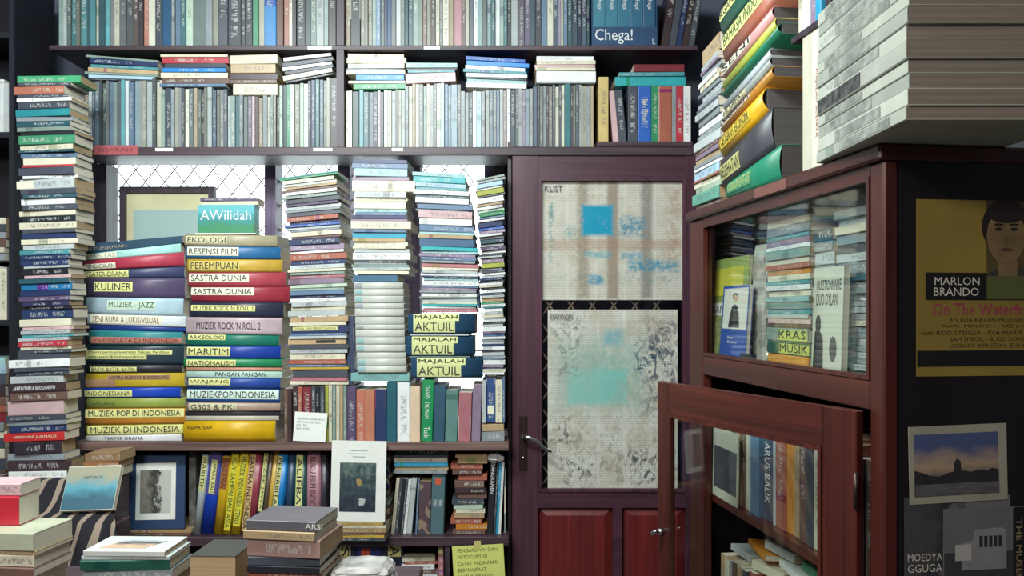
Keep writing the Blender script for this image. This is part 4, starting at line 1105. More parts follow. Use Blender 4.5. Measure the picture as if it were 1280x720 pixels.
fl(mix('sb6', dict(code='cr', size=9, label='cream book just above a thin red one, far left stack'), dict(code='rd', size=3, label='thin red book under the cream one, far left stack'), 'dg10 wh4', dict(code='lg', size=13, label='light grey book with a white paper slip at its left end', kw=dict(strips=[(-.06, .25, .1, .85, M_LABELW, None, None)])), 'dg7 dt5',
       'wh8 dg7 cr7', dict(code='bk', size=8, label='black book with white lettering, upper middle of far left stack'), dict(code='cr', size=9, label='cream book under the black lettered one, far left stack'), 'dg5 nv7', dict(code='cr', size=7, label='cream book with black lettering above the dark teal group, far left')),
   (24, 96), (190.5, 305), 'the far left stack beside the window', slope=(.04, .04), drift=(0, -2))
fl(mix('lg6 tl6 nv6 nv7 lg3', dict(code='bk', size=8, label='black book with bold white lettering beside the red binder, far left stack'), 'pk4 dt6', dict(code='bb', size=8, label='bright blue book level with the KULINER binder, far left stack', kw=dict(colour='#2274a8')), 'nv7 pu6',
       dict(code='rd', size=6, label='book with red and teal blocks level with MUZIEK JAZZ, far left', kw=dict(colour='#33355a', strips=[(.08, .3, .05, .95, mat('pink_red_block', '#b5485e', .6), None, None), (.5, .65, .05, .95, mat('teal_block', '#3f9a9a', .6), None, None)])), 'bk4',
       dict(code='nv', size=11, label='thick navy book level with the white binder, far left stack'), 'cr9'),
   (24, 89), (305.5, 408), 'the far left stack beside KULINER', slope=(.04, .04))
fl(mix('pk4 lg5 tl4 lg4', dict(code='rd', size=7, label='red book at lower mid height of the far left stack'), 'cr4 dg4 dg7', dict(code='wh', size=10, wf=1.1, dx=-.05, label='long white book, lower part of the far left stack'), 'dg5 dg5', dict(code='lg', size=9, dx=-.1, label='pale grey green book with blank spine, lower far left stack')),
   (15, 88), (408.5, 479), 'the lower far left stack', slope=(.04, .04), drift=(8, 0))
fl(mix(dict(code='db', size=11, label='dark brown book with a white lettered title, lower far left stack', kw=dict(strips=[(.1, .85, .3, .7, None, 'HISTORY  A BIOGRAPHY', M_INKW)])), dict(code='br', size=11, label='brown book under the dark brown titled one, far left'),
       dict(code='pk', size=18, label='thick pale pink book, lower far left stack'), 'dg7 gr6 nv9', dict(code='rd', size=11, label='bright red book with cream lettering near the bottom of the far left stack', kw=dict(plain=True, colour='#c23030', strips=[(.15, .9, .3, .7, None, 'MEMOIRE JURNALIS', mat('cream_print', '#e6e0b8', .6))]))),
   (5, 82), (479.5, 552), 'the bottom of the far left stack', slope=(.04, .04), drift=(6, 4))
fl(mix(dict(code='db', size=15, label='thick dark box-like book with tan ends near the stack bottom, far left', wf=.8, kw=dict(colour='#332a33')), dict(code='gr', size=8, label='grey book second above the white bottom book, far left'), dict(code='db', size=13, label='dark brown book with a red dot above the white bottom book', wf=1.05), dict(code='wh', size=8, label='white bound book at the very bottom of the far left stack')),
   (8, 83), (552.5, 598), 'the bottom of the far left stack', slope=(.0, .04), drift=(0, -2))
zCh = CZ + (HZ - 598) * YL / F
# two tan books right of the stack on the chest
pstack(mix(dict(code='tn', size=11, label='tan book with frayed cover lying right of the far left stack', kw=dict(colour='#9c7a58')), dict(code='tn', size=8, label='tan book under the frayed one right of the far left stack', kw=dict(colour='#a8744c'))), (103, 149), (566, 586), 2.745, 'x', 'tan books right of the far left stack', d=.115, pages=M_OLDPAGES, slope=(.0, .06))
bx = MB()
# a low block of folded cloth the tan books lie on is part of the drape
M_STRIPE, nt, b_, L = nm('zebra_striped_cloth')
b_.inputs['Roughness'].default_value = .9
tc = nt.nodes.new('ShaderNodeTexCoord'); sp = nt.nodes.new('ShaderNodeSeparateXYZ')
uvn = nt.nodes.new('ShaderNodeUVMap'); uvn.uv_map = 'cloth'; L.new(uvn.outputs[0], sp.inputs[0])
nz = node(nt, 'ShaderNodeTexNoise'); nz.inputs['Scale'].default_value = 3.2; nz.inputs['Detail'].default_value = 1; L.new(uvn.outputs[0], nz.inputs['Vector'])
ph = math_node(nt, 'FRACT', math_node(nt, 'ADD', math_node(nt, 'MULTIPLY', sp.outputs[0], 11.5), math_node(nt, 'MULTIPLY', nz.outputs['Fac'], 1.6)))
st = math_node(nt, 'LESS_THAN', ph, .34)
L.new(mixc(nt, st, lin('#1f1e26'), lin('#9c8b7c')), b_.inputs['Base Color'])
zT = zCh
bn = empty('draped_bench', (-1.58, 2.75, 0))
tag(bn, 'bench draped in black and beige zebra-striped cloth under the far left stack', 'bench')
off = bn.location
cx0, cx1 = -1.80, -1.36
pts = [(2.87, zT), (2.80, zT), (2.75, zT), (2.722, zT - .003), (2.702, zT - .03), (2.68, zT - .065), (2.655, zT - .092), (2.625, zT - .1), (2.602, zT - .115), (2.588, zT - .18), (2.58, zT - .27), (2.575, zT - .4), (2.57, zT - .7)]
nx = 44; vs = []; fs = []; uv = []
arc = 0; prev = None
for j, (yy, z) in enumerate(pts):
    if prev: arc += math.hypot(yy - prev[0], z - prev[1])
    prev = (yy, z)
    xr = cx1 + .10 * min(1, max(0, j - 3) / 6)
    for i in range(nx + 1):
        u = i / nx
        x = cx0 + (xr - cx0) * u
        amp = 0 if j < 5 else min(.014, .0035 * (j - 4))
        vs.append((x, yy - amp * (1 + math.sin(u * 31 + j * .25)), z))
        uv.append((u * (xr - cx0) * 1.6 + arc * .25, arc))
for j in range(len(pts) - 1):
    for i in range(nx):
        a = j * (nx + 1) + i
        fs.append((a, a + nx + 1, a + nx + 2, a + 1))
me = bpy.data.meshes.new('cloth'); me.from_pydata(vs, [], fs); me.update()
lay = me.uv_layers.new(name='cloth')
for l in me.loops: lay.data[l.index].uv = uv[l.vertex_index]
me.polygons.foreach_set('use_smooth', [True] * len(fs))
cl = link('striped_cloth', me, M_STRIPE, bn); cl.location = -off
md = cl.modifiers.new('thickness', 'SOLIDIFY'); md.thickness = .002; md.offset = -1
o = MB().box(cx0 + .01, cx1 - .01, 2.728, 2.865, 0.0, zT - .006, ch=.004).build('bench_body', M_SHELF, bn); o.location = -off
o = MB().box(cx0 + .01, cx1 + .06, 2.64, 2.7275, 0.0, zT - .125, ch=.004).build('bench_step', M_SHELF, bn); o.location = -off
# supports for the tan pair: a closed box file
pstack(mix(dict(code='dg', size=10, label='dark box file under the two tan books right of the far left stack', kw=dict(plain=True))), (103, 147), (586.4, HZ + (CZ - zCh - .001) / 2.745 * F), 2.745, 'x', 'dark box file', d=.12, yaw=0, jx=0, slope=(0, 0), jy=.002)
# paperback with blue sea cover leaning on the drape
bkM = Matrix.Translation((Xp(115, 2.655), 2.636, zT - .0885)) @ Matrix.Rotation(math.radians(-2), 4, 'Y') @ Matrix.Rotation(math.radians(63), 4, 'X')
pbk = make_book(bkM, .175, .15, .019, 'wh', 'book', 'paperback with a hazy blue harbour cover leaning on the striped cloth', 'book', None, plain=True, colour='#cfcdbd', pages=M_PAGES)
cv = MB().box(-.086, .086, .003, .146, .0193, .0198).build('cover_picture', landscape('hazy_harbour_cover', '#a9a890', '#5ca6b8', '#3f6a7c', 9, 1), pbk)
lettering('NEPTUNUS', cv, -.03, .03, 0, 0, .01)
t_ = cv.children[0]
t_.rotation_euler = (-math.pi / 2, 0, 0); t_.location = (0, .105, .0203)
for v in t_.data.vertices: v.co.y = 0
t_.rotation_euler = (0, 0, 0)
for v in t_.data.vertices: v.co = (v.co.x, v.co.z, 0)
# ------------------------------------------------------------------ the bookcase standing at the left edge of the view
lb = empty('bookcase', (-1.98, 3.0, 0)); tag(lb, 'dark narrow bookcase cut by the left edge of the view', 'bookcase')
off = lb.location
XB0, XB1, YLB = -2.14, -1.835, 2.95
def lbp(q, n_):
    o = q.build(n_, mat('void_shade_wood', '#1c1d28', .6, 0, .1, 8), lb); o.location = -off  # dark of the unlit void put into the wood colour
lbp(MB().box(XB1 - .02, XB1, YLB, 3.21, 0, 2.75), 'upright'); lbp(MB().box(XB0, XB0 + .02, YLB, 3.21, 0, 2.75), 'upright')
lzs = [CZ + (HZ - py) * YLB / F for py in (760, 600, 400, 165, 40)]
for z in lzs: lbp(MB().box(XB0 + .0205, XB1 - .0205, YLB, 3.21, z - .02, z), 'shelf')
lbp(MB().box(XB0 + .0205, XB1 - .0205, 3.2, 3.21, 0, 2.75), 'back_panel')
LG = 'books in the bookcase at the left edge'
def lrow(toks, k, h, ref):
    row(I4, toks, XB0 + .022, XB1 - .022, lzs[k], lambda x: lzs[k] + h, YLB + .012, .17, None, ref, LG, hjit=.1)
lrow('lg9 tn7 dg6 gr8 lg6 cr5 wh7 lg6', 3, .2, 'the inner end, edge bookcase upper shelf')
lrow('tn9 cr7 dg6 gr8 wh6 cr5 wh7 cr6 dg4', 2, .2, 'the inner end, edge bookcase middle shelf')
stack(I4, 'cr6 dg7 gr6 br8 cr5 gr7', lzs[2] + .22, lzs[2] + .38, XB1 - .25, XB1 - .04, YLB + .01, .17, 'the pile high in the edge bookcase', LG, name='old_book', yaw=.01, jx=.003)
stack(I4, 'lt6 pb5 dg8 db8 br6 rs5 dr7 gr6 cr5 dg7 cr7 dg8 br6', lzs[1], lzs[1] + .45, XB1 - .25, XB1 - .04, YLB + .01, .17, 'the pile low in the edge bookcase', LG, name='old_book', yaw=.01, jx=.003)
# ------------------------------------------------------------------ lower shelf: framed picture, labelled binders, stacks
LOWG = 'binders leaning on the lower shelf'
YE = YD + .02
s = YE / F
pstack(mix(dict(code='tn', size=5, label='thin tan book lying under the blue mounted picture', kw=dict(colour='#a08560')), dict(code='br', size=4, label='thin brown book lowest under the blue mounted picture')), (151, 238), (663, zD + .0006), YD + .0, 'x', 'thin books under the mounted picture', d=.2, yaw=.01, jx=.002)
fp = empty('mounted_picture', (Xp(194, 2.93), 2.93, Zof(663, YD)))
tag(fp, 'blue mounted picture with a white mat and rocky photograph on the lower shelf', 'picture')
fp.rotation_euler = (math.radians(-5), math.radians(-1.2), 0)
pw, phh = .212, .272
MB().box(-pw / 2, pw / 2, 0, .012, .001, phh, ch=.0015).build('blue_mount', mat('navy_blue_board', '#2c4468', .55, 0, .08, 14), fp)
MB().box(-.073, .073, -.0016, -.0004, .036, .241).build('white_mat', M_PAPER, fp)
def rocky(name, dark, mid, pale, seed, thr=.5):
    m, nt, b_, L = nm(name)
    b_.inputs['Roughness'].default_value = .5
    tc = nt.nodes.new('ShaderNodeTexCoord'); sp = nt.nodes.new('ShaderNodeSeparateXYZ'); L.new(tc.outputs['Generated'], sp.inputs[0])
    mp = nt.nodes.new('ShaderNodeMapping'); mp.inputs['Location'].default_value = (seed, seed, 0); L.new(tc.outputs['Generated'], mp.inputs[0])
    n = node(nt, 'ShaderNodeTexNoise'); n.inputs['Scale'].default_value = 5; n.inputs['Detail'].default_value = 9; n.inputs['Roughness'].default_value = .7; L.new(mp.outputs[0], n.inputs['Vector'])
    v = math_node(nt, 'ADD', math_node(nt, 'MULTIPLY', sp.outputs[0], .8), math_node(nt, 'MULTIPLY', math_node(nt, 'SUBTRACT', n.outputs['Fac'], .5), 1.0))
    r = nt.nodes.new('ShaderNodeValToRGB'); e = r.color_ramp.elements
    e[0].position = .12; e[0].color = lin(mid); e[1].position = .75; e[1].color = lin(pale)
    k = e.new(thr); k.color = lin(dark); k2 = e.new(thr + .12); k2.color = lin(pale)
    L.new(v, r.inputs[0]); L.new(r.outputs[0], b_.inputs['Base Color'])
    return m
MB().box(-.057, .057, -.0024, -.0017, .06, .216).build('photograph', rocky('rock_and_waterfall_print', '#26282c', '#8b867c', '#c4c6bf', 3.0, .42), fp)
# spiral notebook edges left of the picture and patterned spine right of it
sp_ = make_book(Matrix.Translation((Xp(152, YE), YE + .03, zD + .001 + .13)) @ STAND, .26, .14, .012, 'nv', 'notebook', 'dark spiral notebook standing left of the blue mounted picture', 'notebook', 'spiral notebooks', plain=True, colour='#2b3440')
q = MB()
for k in range(20):
    zz = -.118 + k * .0124
    q.tube([(zz, -.001 + .005 * math.cos(t) , .006 + .007 * math.sin(t)) for t in [i * math.pi / 4 for i in range(9)]], .0012, 6)
q.build('spiral_binding', M_METAL, sp_)
M_CAMO = mat('camouflage_print', '#565450', .6, 0, .75, 30)
def dbind(px, top, code_c, label, strips=(), lean=.115, t=None, bulge=.003, h=None, **kw):
    """binder leaning right: px = left and right picture columns of its foot"""
    x0, x1 = (px[0] - 640) * s, (px[1] - 640) * s
    return row(I4, [dict(code='nv', size=10, h=h or (CZ + (HZ - top) * s - zD) / math.cos(lean) - abs((x1 - x0) * math.sin(lean)), label=label, name='binder', cat='binder', kw=dict(plain=True, colour=code_c, bulge=bulge, strips=strips))], x0, x1, zD, lambda x: 0, YE + .004, .2, None, None, LOWG, lean=lean, jit=.004)
b0 = row(I4, [dict(code='dg', size=10, label='spine with a mottled black and grey pattern right of the blue mounted picture', kw=dict(plain=True))], Xp(231, YE), Xp(240, YE), zD, lambda x: zD + .3, YE + .03, .18, None, None, LOWG)
b0[0].data.materials[0] = M_CAMO
LB = lambda f0, f1, z0, z1, txt, pm=M_LABEL, ink=None: (f0, f1, z0, z1, pm, txt, ink)
dbind((240.5, 248.5), 568, '#a9b6b8', 'grey binder labelled MARITIM standing on the lower shelf', [LB(.02, .46, .1, .9, 'MARITIM')])
dbind((249.5, 264.5), 565, '#1740b8', 'royal blue binder with a yellow label standing on the lower shelf', [LB(.0, .52, .03, .97, None, mat('faded_violet_paper', '#4f4a8a', .7)), LB(.09, .5, .25, .75, 'JAPARA BALI')])
dbind((266, 276), 570, '#c9a51e', 'yellow binder with a brown upper spine on the lower shelf', [LB(.02, .42, .05, .95, 'SASTRA', mat('rust_brown_label', '#95612f', .7), RI)])
dbind((277, 287), 566, '#d3bd20', 'yellow binder with a long green lettered label, left of ETNO', [LB(.02, .95, .15, .9, 'KUY SAMPAI BALI ASIA', mat('bright_yellow_label', '#d9cf3a', .7), GO)])
dbind((288, 299), 565, '#d6bc22', 'yellow binder labelled MUZIEK INDONESIA ETNO', [LB(.02, .9, .1, .9, 'MUZIEK INDONESIA ETNO', mat('bright_yellow_label', '#d9cf3a', .7), GO)])
dbind((300, 316), 565, '#8f3a48', 'dark rose binder labelled SASTRA INDONESIA on the lower shelf', [LB(.02, .97, .02, .52, 'SASTRA INDONESIA', mat('rose_yellow_label', '#cfae78', .7))])
dbind((317, 324), 564, '#2f4644', 'dark binder labelled MUZIEK JAWA on the lower shelf', [LB(.02, .72, .15, .9, 'MUZIEK JAWA')], lean=.115)
dbind((325, 329), 563, '#5f5040', 'thin brown folder left of the thin yellow one on the lower shelf', lean=.115, bulge=.001)
dbind((330, 335), 563, '#c9a545', 'thin yellow folder left of the sky blue binder', lean=.115, bulge=.001)
dbind((336, 348), 568, '#1a7fc4', 'sky blue binder with a yellow label on the lower shelf', [LB(.02, .74, .02, .5, 'PENERBITAN')], lean=.115)
dbind((354, 362), 566, '#27405c', 'dark blue binder left of the dark green labelled one', lean=.06)
dbind((365, 379), 566, '#1d4a4c', 'dark green binder with large lettered yellow label on the lower shelf', [LB(.03, .9, .15, .75, 'ALIFBATA')], lean=.03)
dbind((382.5, 398.5), 565, '#b07f8a', 'dusty pink binder lettered INDONESIA FILM INDONESIA', [LB(.03, .9, .2, .7, 'BUKU FILM INDONESIA', None, mat('brown_ink', '#54423c', .7))], lean=.01)
dbind((400.5, 407), 568, '#35303d', 'dark narrow binder between the dusty pink one and the white card', lean=.0, bulge=.001)
# white placard with a dark painting
pl = empty('placard', (Xp(447, 2.868), 2.866, zD + .0026 + (CZ + (HZ - 566) * 2.945 / F - zD) * 32 / 144))
tag(pl, 'white placard with a dark painted picture leaning on the lower shelf', 'poster')
pl.rotation_euler = (math.radians(-1.5), math.radians(1.0), 0)
ph_ = .288
MB().box(-.098, .098, 0, .004, 0, ph_).build('white_board', M_PAPER, pl)
M_PT, nt, b_, L = nm('dark_green_painting')
b_.inputs['Roughness'].default_value = .5
tc = nt.nodes.new('ShaderNodeTexCoord'); sp = nt.nodes.new('ShaderNodeSeparateXYZ'); L.new(tc.outputs['Generated'], sp.inputs[0])
n = node(nt, 'ShaderNodeTexNoise'); n.inputs['Scale'].default_value = 7; n.inputs['Detail'].default_value = 8; L.new(tc.outputs['Generated'], n.inputs['Vector'])
r = nt.nodes.new('ShaderNodeValToRGB'); e = r.color_ramp.elements
e[0].position = .25; e[0].color = lin('#242b3a'); e[1].position = .85; e[1].color = lin('#6d8078'); k = e.new(.55); k.color = lin('#35464c')
L.new(math_node(nt, 'ADD', n.outputs['Fac'], math_node(nt, 'MULTIPLY', math_node(nt, 'SUBTRACT', sp.outputs[2], .5), .45)), r.inputs[0])
dx_ = math_node(nt, 'SUBTRACT', sp.outputs[0], .55); dz_ = math_node(nt, 'SUBTRACT', sp.outputs[2], .58)
dd = math_node(nt, 'SQRT', math_node(nt, 'ADD', math_node(nt, 'MULTIPLY', dx_, dx_), math_node(nt, 'MULTIPLY', dz_, dz_)))
spot = math_node(nt, 'MULTIPLY', math_node(nt, 'LESS_THAN', math_node(nt, 'ADD', dd, math_node(nt, 'MULTIPLY', n.outputs['Fac'], .25)), .2), .7)
c1 = mixc(nt, spot, r.outputs[0], lin('#b89a58'))
dx2 = math_node(nt, 'SUBTRACT', sp.outputs[0], .62); dz2 = math_node(nt, 'SUBTRACT', sp.outputs[2], .2)
d2 = math_node(nt, 'SQRT', math_node(nt, 'ADD', math_node(nt, 'MULTIPLY', dx2, dx2), math_node(nt, 'MULTIPLY', dz2, dz2)))
c2 = mixc(nt, math_node(nt, 'MULTIPLY', math_node(nt, 'LESS_THAN', math_node(nt, 'ADD', d2, math_node(nt, 'MULTIPLY', n.outputs['Fac'], .3)), .24), .8), c1, lin('#c5c8c4'))
L.new(c2, b_.inputs['Base Color'])
MB().box(-.067, .063, -.0012, -.0004, .035, .21).build('painting', M_PT, pl)
for k, wv in enumerate((.06, .075, .045)):
    MB().box(-wv / 2, wv / 2, -.0008, -.0003, .252 - k * .011, .2545 - k * .011).build('printed_line', mat('pale_grey_print', '#9aa5a5', .7), pl)
# what the placard leans on: a pile of flat books
pile_ = mix('br7 cr6 dg8 gr8 nv7 dg9 cr5 lg6 nv9 pu8 dg7 gr6 lg6 dg7 tn9 br4', dict(code='mu', size=6, label='tan folder just below the white placard', kw=dict(colour='#b09058')), 'cr4', dict(code='tn', size=8, label='second tan folder low under the white placard', kw=dict(colour='#a08458')), 'br4 mu5 dg5')
for it in pile_[-6:]: it['dy'] = -.082
pstack(pile_, (421, 487), (567, zD + .0006), 2.945, 'the pile behind the white placard', 'books piled behind the white placard', d=.2, jl=.08, jx=.004, name='old_book')
# lying stack above the leaning group
R2G = 'books right of the white placard on the lower shelf'
pstack(mix(dict(code='bk', size=10, label='black book topmost above the camouflage spine, lower shelf'), dict(code='dg', size=5, label='dark grey book second above the camouflage spine'), dict(code='cr', size=6, label='cream book third above the camouflage spine'), dict(code='bb', size=8, label='sky blue book lying above the camouflage spine', kw=dict(colour='#3f9cc0')),
           dict(code='tn', size=5, label='tan book lying above the camouflage spine'), dict(code='gr', size=6, label='grey book lowest of the lying ones above the camouflage spine')), (492, 560), (561, 592.5), YE, 'x', R2G, d=.18, jl=.05, jx=.003)
prow(mix(dict(code='cr', size=6, label='cream magazine leftmost of the leaning ones under the black book'), 'dg5 bk5 dg4', dict(code='wh', size=5, label='white magazine among dark ones left of the camouflage spine'), dict(code='lg', size=9, label='pale grey spine left of the camouflage spine')), (488, 514), zD, 598, YE + .01, 'the white placard, on the lower shelf', None, R2G, lean=.1, kind='magazine', cat='magazine')
prow(mix(dict(code='sb', size=5, label='thin slate spine directly left of the camouflage spine')), (518.6, 521), zD, 598, YE + .01, None, None, R2G, lean=.05)
cm = prow(mix(dict(code='br', size=18, label='brown and tan camouflage patterned spine on the lower shelf')), (522, 537), zD, 602, YE, None, None, R2G, lean=.03)
M_CAMO2, nt, b_, L = nm('brown_camouflage')
tc = nt.nodes.new('ShaderNodeTexCoord'); n = node(nt, 'ShaderNodeTexNoise'); n.inputs['Scale'].default_value = 16; n.inputs['Detail'].default_value = 1; L.new(tc.outputs['Object'], n.inputs['Vector'])
r = nt.nodes.new('ShaderNodeValToRGB'); r.color_ramp.interpolation = 'CONSTANT'; e = r.color_ramp.elements
e[0].position = 0; e[0].color = lin('#54434a'); e[1].position = .5; e[1].color = lin('#8a7a68'); k = e.new(.62); k.color = lin('#4a444a')
L.new(n.outputs['Fac'], r.inputs[0]); L.new(r.outputs[0], b_.inputs['Base Color']); b_.inputs['Roughness'].default_value = .5
cm[0].data.materials[0] = M_CAMO2
prow(mix(dict(code='dt', size=18, label='slate teal spine with an orange square right of the camouflage one', kw=dict(plain=True, hard=True, colour='#4f6e75', strips=[(.07, .17, .25, .68, mat('orange_square', '#d0553a', .6), None, None), (.42, .54, .15, .85, None, 'PERANG\nDUNIA II', M_INKW)]))), (537.5, 554), zD, 593.2, YE, None, None, R2G, lean=.03)
pstack('tn7 tn8 rs9 br8 rs9 br11 db8 br9 dg8 pg7 cr6 tn8 rs9 or8 br7', (566, 607), (567, zD + .0006), YE, 'the brown stack, lower shelf', 'brown books stacked on the lower shelf', d=.17, name='old_book', drift=(1, 0), jl=.12, pages=M_OLDPAGES)
prow(mix(dict(code='bk', size=12, label='black spine lettered downwards in white at the right of the lower shelf', kw=dict(plain=True, colour='#23222a', strips=[(.02, .5, .25, .75, None, 'TETANGKANEN', M_INKW)]))), (608, 616), zD, 569, YE, None, None, R2G, lean=.05)
prow(mix(dict(code='dg', size=5, label='dark thin spine right of the black lettered one'), dict(code='bb', size=8, label='turquoise blue spine near the door, lower shelf', kw=dict(strips=[(.55, 1, .03, .97, M_LABELW, None, None)], colour='#2a9cc4')), dict(code='wh', size=7, label='white spine right of the turquoise blue one by the door')), (616.5, 626), zD, 578, YE + .01, None, None, R2G, lean=.05)
prow(mix(dict(code='gr', size=6, label='grey spine at the very end of the lower shelf by the door', kw=dict(strips=[(.3, .7, .1, .9, M_LABELW, None, None)]))), (630, 632), zD, 585, YE + .02, None, None, R2G)
# crumpled plastic bag stuffed above the right end
def crumple(name, c, rx, ry, rz, m, label, cat, seed, group=None):
    random.seed(seed)
    nu, nv = 14, 9; vs = []; fs = []
    for j in range(nv + 1):
        th = math.pi * j / nv
        for i in range(nu):
            ph = 2 * math.pi * i / nu
            k = 1 + random.uniform(-.28, .18) * math.sin(th)
            vs.append((c[0] + rx * k * math.sin(th) * math.cos(ph), c[1] + ry * k * math.sin(th) * math.sin(ph), c[2] + rz * (math.cos(th)) * k))
    for j in range(nv):
        for i in range(nu):
            a = j * nu + i; b2 = j * nu + (i + 1) % nu
            fs.append((a, a + nu, b2 + nu, b2))
    me = bpy.data.meshes.new(name); me.from_pydata(vs, [], fs); me.update()
    o = link(name, me, m); tag(o, label, cat, group)
    return o
M_BAG = mat('white_plastic_bag', '#dcdcdc', .3, 0, .06, 20, coat=.4)
crumple('plastic_bag', (Xp(618, 2.93), 2.965, zD + .283), .034, .04, .02, M_BAG, 'crumpled white plastic bag above the turquoise blue spine by the door', 'plastic bag', 5)

# ------------------------------------------------------------------ bottom shelf and hanging notice
BOT = 'things on the bottom shelf'
ZE = lambda py: (CZ - zE) / YE * F + HZ
row(I4, [dict(code='nv', size=10, label='dark blue file with a yellow S label on the bottom shelf', name='binder', cat='binder', kw=dict(plain=True, colour='#1c2447', strips=[(.02, .2, .1, .7, M_LABEL, 'S', None)])),
         dict(code='nv', size=14, label='blue file with an orange mark in the middle of the bottom shelf', name='binder', cat='binder', kw=dict(plain=True, colour='#22357a', strips=[(.06, .2, .2, .55, mat('orange_square', '#d0553a', .6), None, None)])),
         dict(code='nv', size=12, label='dark blue file with a yellow A label on the bottom shelf', name='binder', cat='binder', kw=dict(plain=True, colour='#1c2447', strips=[(.02, .2, .3, .9, M_LABEL, 'A', None)]))],
    Xp(420, YE), Xp(502, YE), zE, lambda x: zE + (ZE(0) - 0) * 0 + (CZ + (HZ - 684) * s - zE), YE + .03, .2, None, None, 'dark blue files on the bottom shelf', hjit=.0)
row(I4, mix('mv9 rs7 dg8', dict(code='rs', size=9, label='rust spine with small yellow tag left of the low divider', kw=dict(strips=[(.02, .12, .1, .9, M_LABEL, None, None)]))), Xp(504, YE), Xp(554, YE), zE, lambda x: CZ + (HZ - 687) * s, YE + .08, .14, 'the dark blue files, bottom shelf', None, 'spines on the bottom shelf')if False else None
pstack(mix(dict(code='cr', size=7, label='magazine with a colourful cover topmost on the bottom shelf pile', name='magazine', cat='magazine', yaw=.1), dict(code='rs', size=5, label='rust magazine second on the bottom shelf pile', name='magazine', cat='magazine', yaw=.08), dict(code='wh', size=9, label='white magazine third on the bottom shelf pile', name='magazine', cat='magazine', yaw=.1),
           dict(code='br', size=8, label='brown magazine fourth on the bottom shelf pile', name='magazine', cat='magazine'), dict(code='lg', size=60, label='pale box file under the magazines on the bottom shelf', name='box_file', cat='box file', kw=dict(plain=True))), (503, 545), (698, zE + .0006), YE + .01, 'x', 'magazines piled on the bottom shelf', d=.2)
row(I4, [dict(code='rp', size=9, label='rose spine with a yellow top tag beside the bottom shelf divider', kw=dict(strips=[(.02, .12, .1, .9, M_LABEL, None, None)]))], Xp(547, YE), Xp(554, YE), zE, lambda x: CZ + (HZ - 683) * s, YE + .01, .18, None, None, BOT)
nt_ = MB().box(-.093, .093, 0, .0012, -.17, 0).build('notice', mat('lime_yellow_paper', '#d3da78', .7, 0, .06, 12))
nt_.location = (Xp(597, 2.9), 2.9, Zof(681.5, 2.9)); nt_.rotation_euler = (0, math.radians(-3.2), 0)
tag(nt_, 'lime yellow handwritten notice hanging below the lower shelf beside the door', 'notice')
lettering('PENGARSIPAN DAN\nFOTOCOPY ISI\nCATAT PADA KAMI\nBERMANFAAT\nUNTUK MENULIS', nt_, -.075, .07, -.0007, -.118, -.01, mat('green_brown_ink', '#5c6030', .7), lines=1.25)
MB().box(-.012, .012, -.0012, .0, -.006, .016).build('adhesive_tape', mat('yellowed_tape', '#c9c07a', .4), nt_)

# ------------------------------------------------------------------ display table with stacks in the foreground
ZT = .93
tb = empty('display_table', (-.8, 1.66, 0))
tag(tb, 'low display table carrying the foreground book stacks', 'table')
off = tb.location
for q, n_ in [(MB().box(-1.2, -.2, 1.5, 1.80, ZT - .03, ZT, ch=.003), 'tabletop')] + [(MB().box(x - .02, x + .02, y - .02, y + .02, 0, ZT - .0305), 'leg') for x in (-1.17, -.23) for y in (1.53, 1.77)]:
    o = q.build(n_, M_SHELF, tb); o.location = -off
FG = 'books stacked on the display table'
YF_ = 1.56
bot = HZ + (CZ - ZT - .0006) / YF_ * F
def fg(toks, px, top, ref, dep=.19, Y=YF_, **kw):
    return pstack(toks, px, (top, HZ + (CZ - ZT - .0006) / Y * F), Y, ref, FG, d=dep, name='old_book', jx=.006, jl=.06, **kw)
fg(mix(dict(code='pg', size=20, label='thick pale green book topmost on the left foreground stack', yaw=-.12, kw=dict(plain=True, colour='#b3b9a0')), dict(code='tn', size=5, label='thin tan book second on the left foreground stack', yaw=-.12), dict(code='cr', size=13, label='cream book third on the left foreground stack', yaw=-.1), dict(code='br', size=10, label='brown book fourth on the left foreground stack', yaw=-.1), dict(code='cr', size=10, label='cream book fifth on the left foreground stack', yaw=-.05), 'cr10 tn10'),
   (-44, 43), 667, 'the left foreground stack', dep=.115, pages=M_PAGES)
zc_ = CZ + (HZ - 667) * YF_ / F
stack(I4, mix(dict(code='pk', size=13, wf=.95, label='pale pink book at the left edge above the red one'), dict(code='rd', size=31, label='thick bright red book at the left edge above the left foreground stack', kw=dict(plain=True, colour='#c0283a'))), zc_ + .0008, zc_ + .085, Xp(-60, 1.6), Xp(20, 1.6), 1.61, .07, 'x', FG, yaw=.03, jx=.003)
# plastic-wrapped open-topped pile
wr = fg(mix(dict(code='wh', size=6, wf=.9, label='glossy wrapped magazine with grey picture cover topmost, second foreground stack', name='magazine', cat='magazine', kw=dict(plain=True, colour='#c9cdc8')), dict(code='lg', size=4, label='pale wrapped magazine second in the second foreground stack', name='magazine', cat='magazine'), dict(code='dn', size=11, label='dark green book in the second foreground stack'), dict(code='gr', size=12, label='grey wrapped book below the dark green one, second foreground stack'), 'wh12 lg12'),
   (99, 214), 690, 'the second foreground stack', dep=.11)
top = wr[-1]
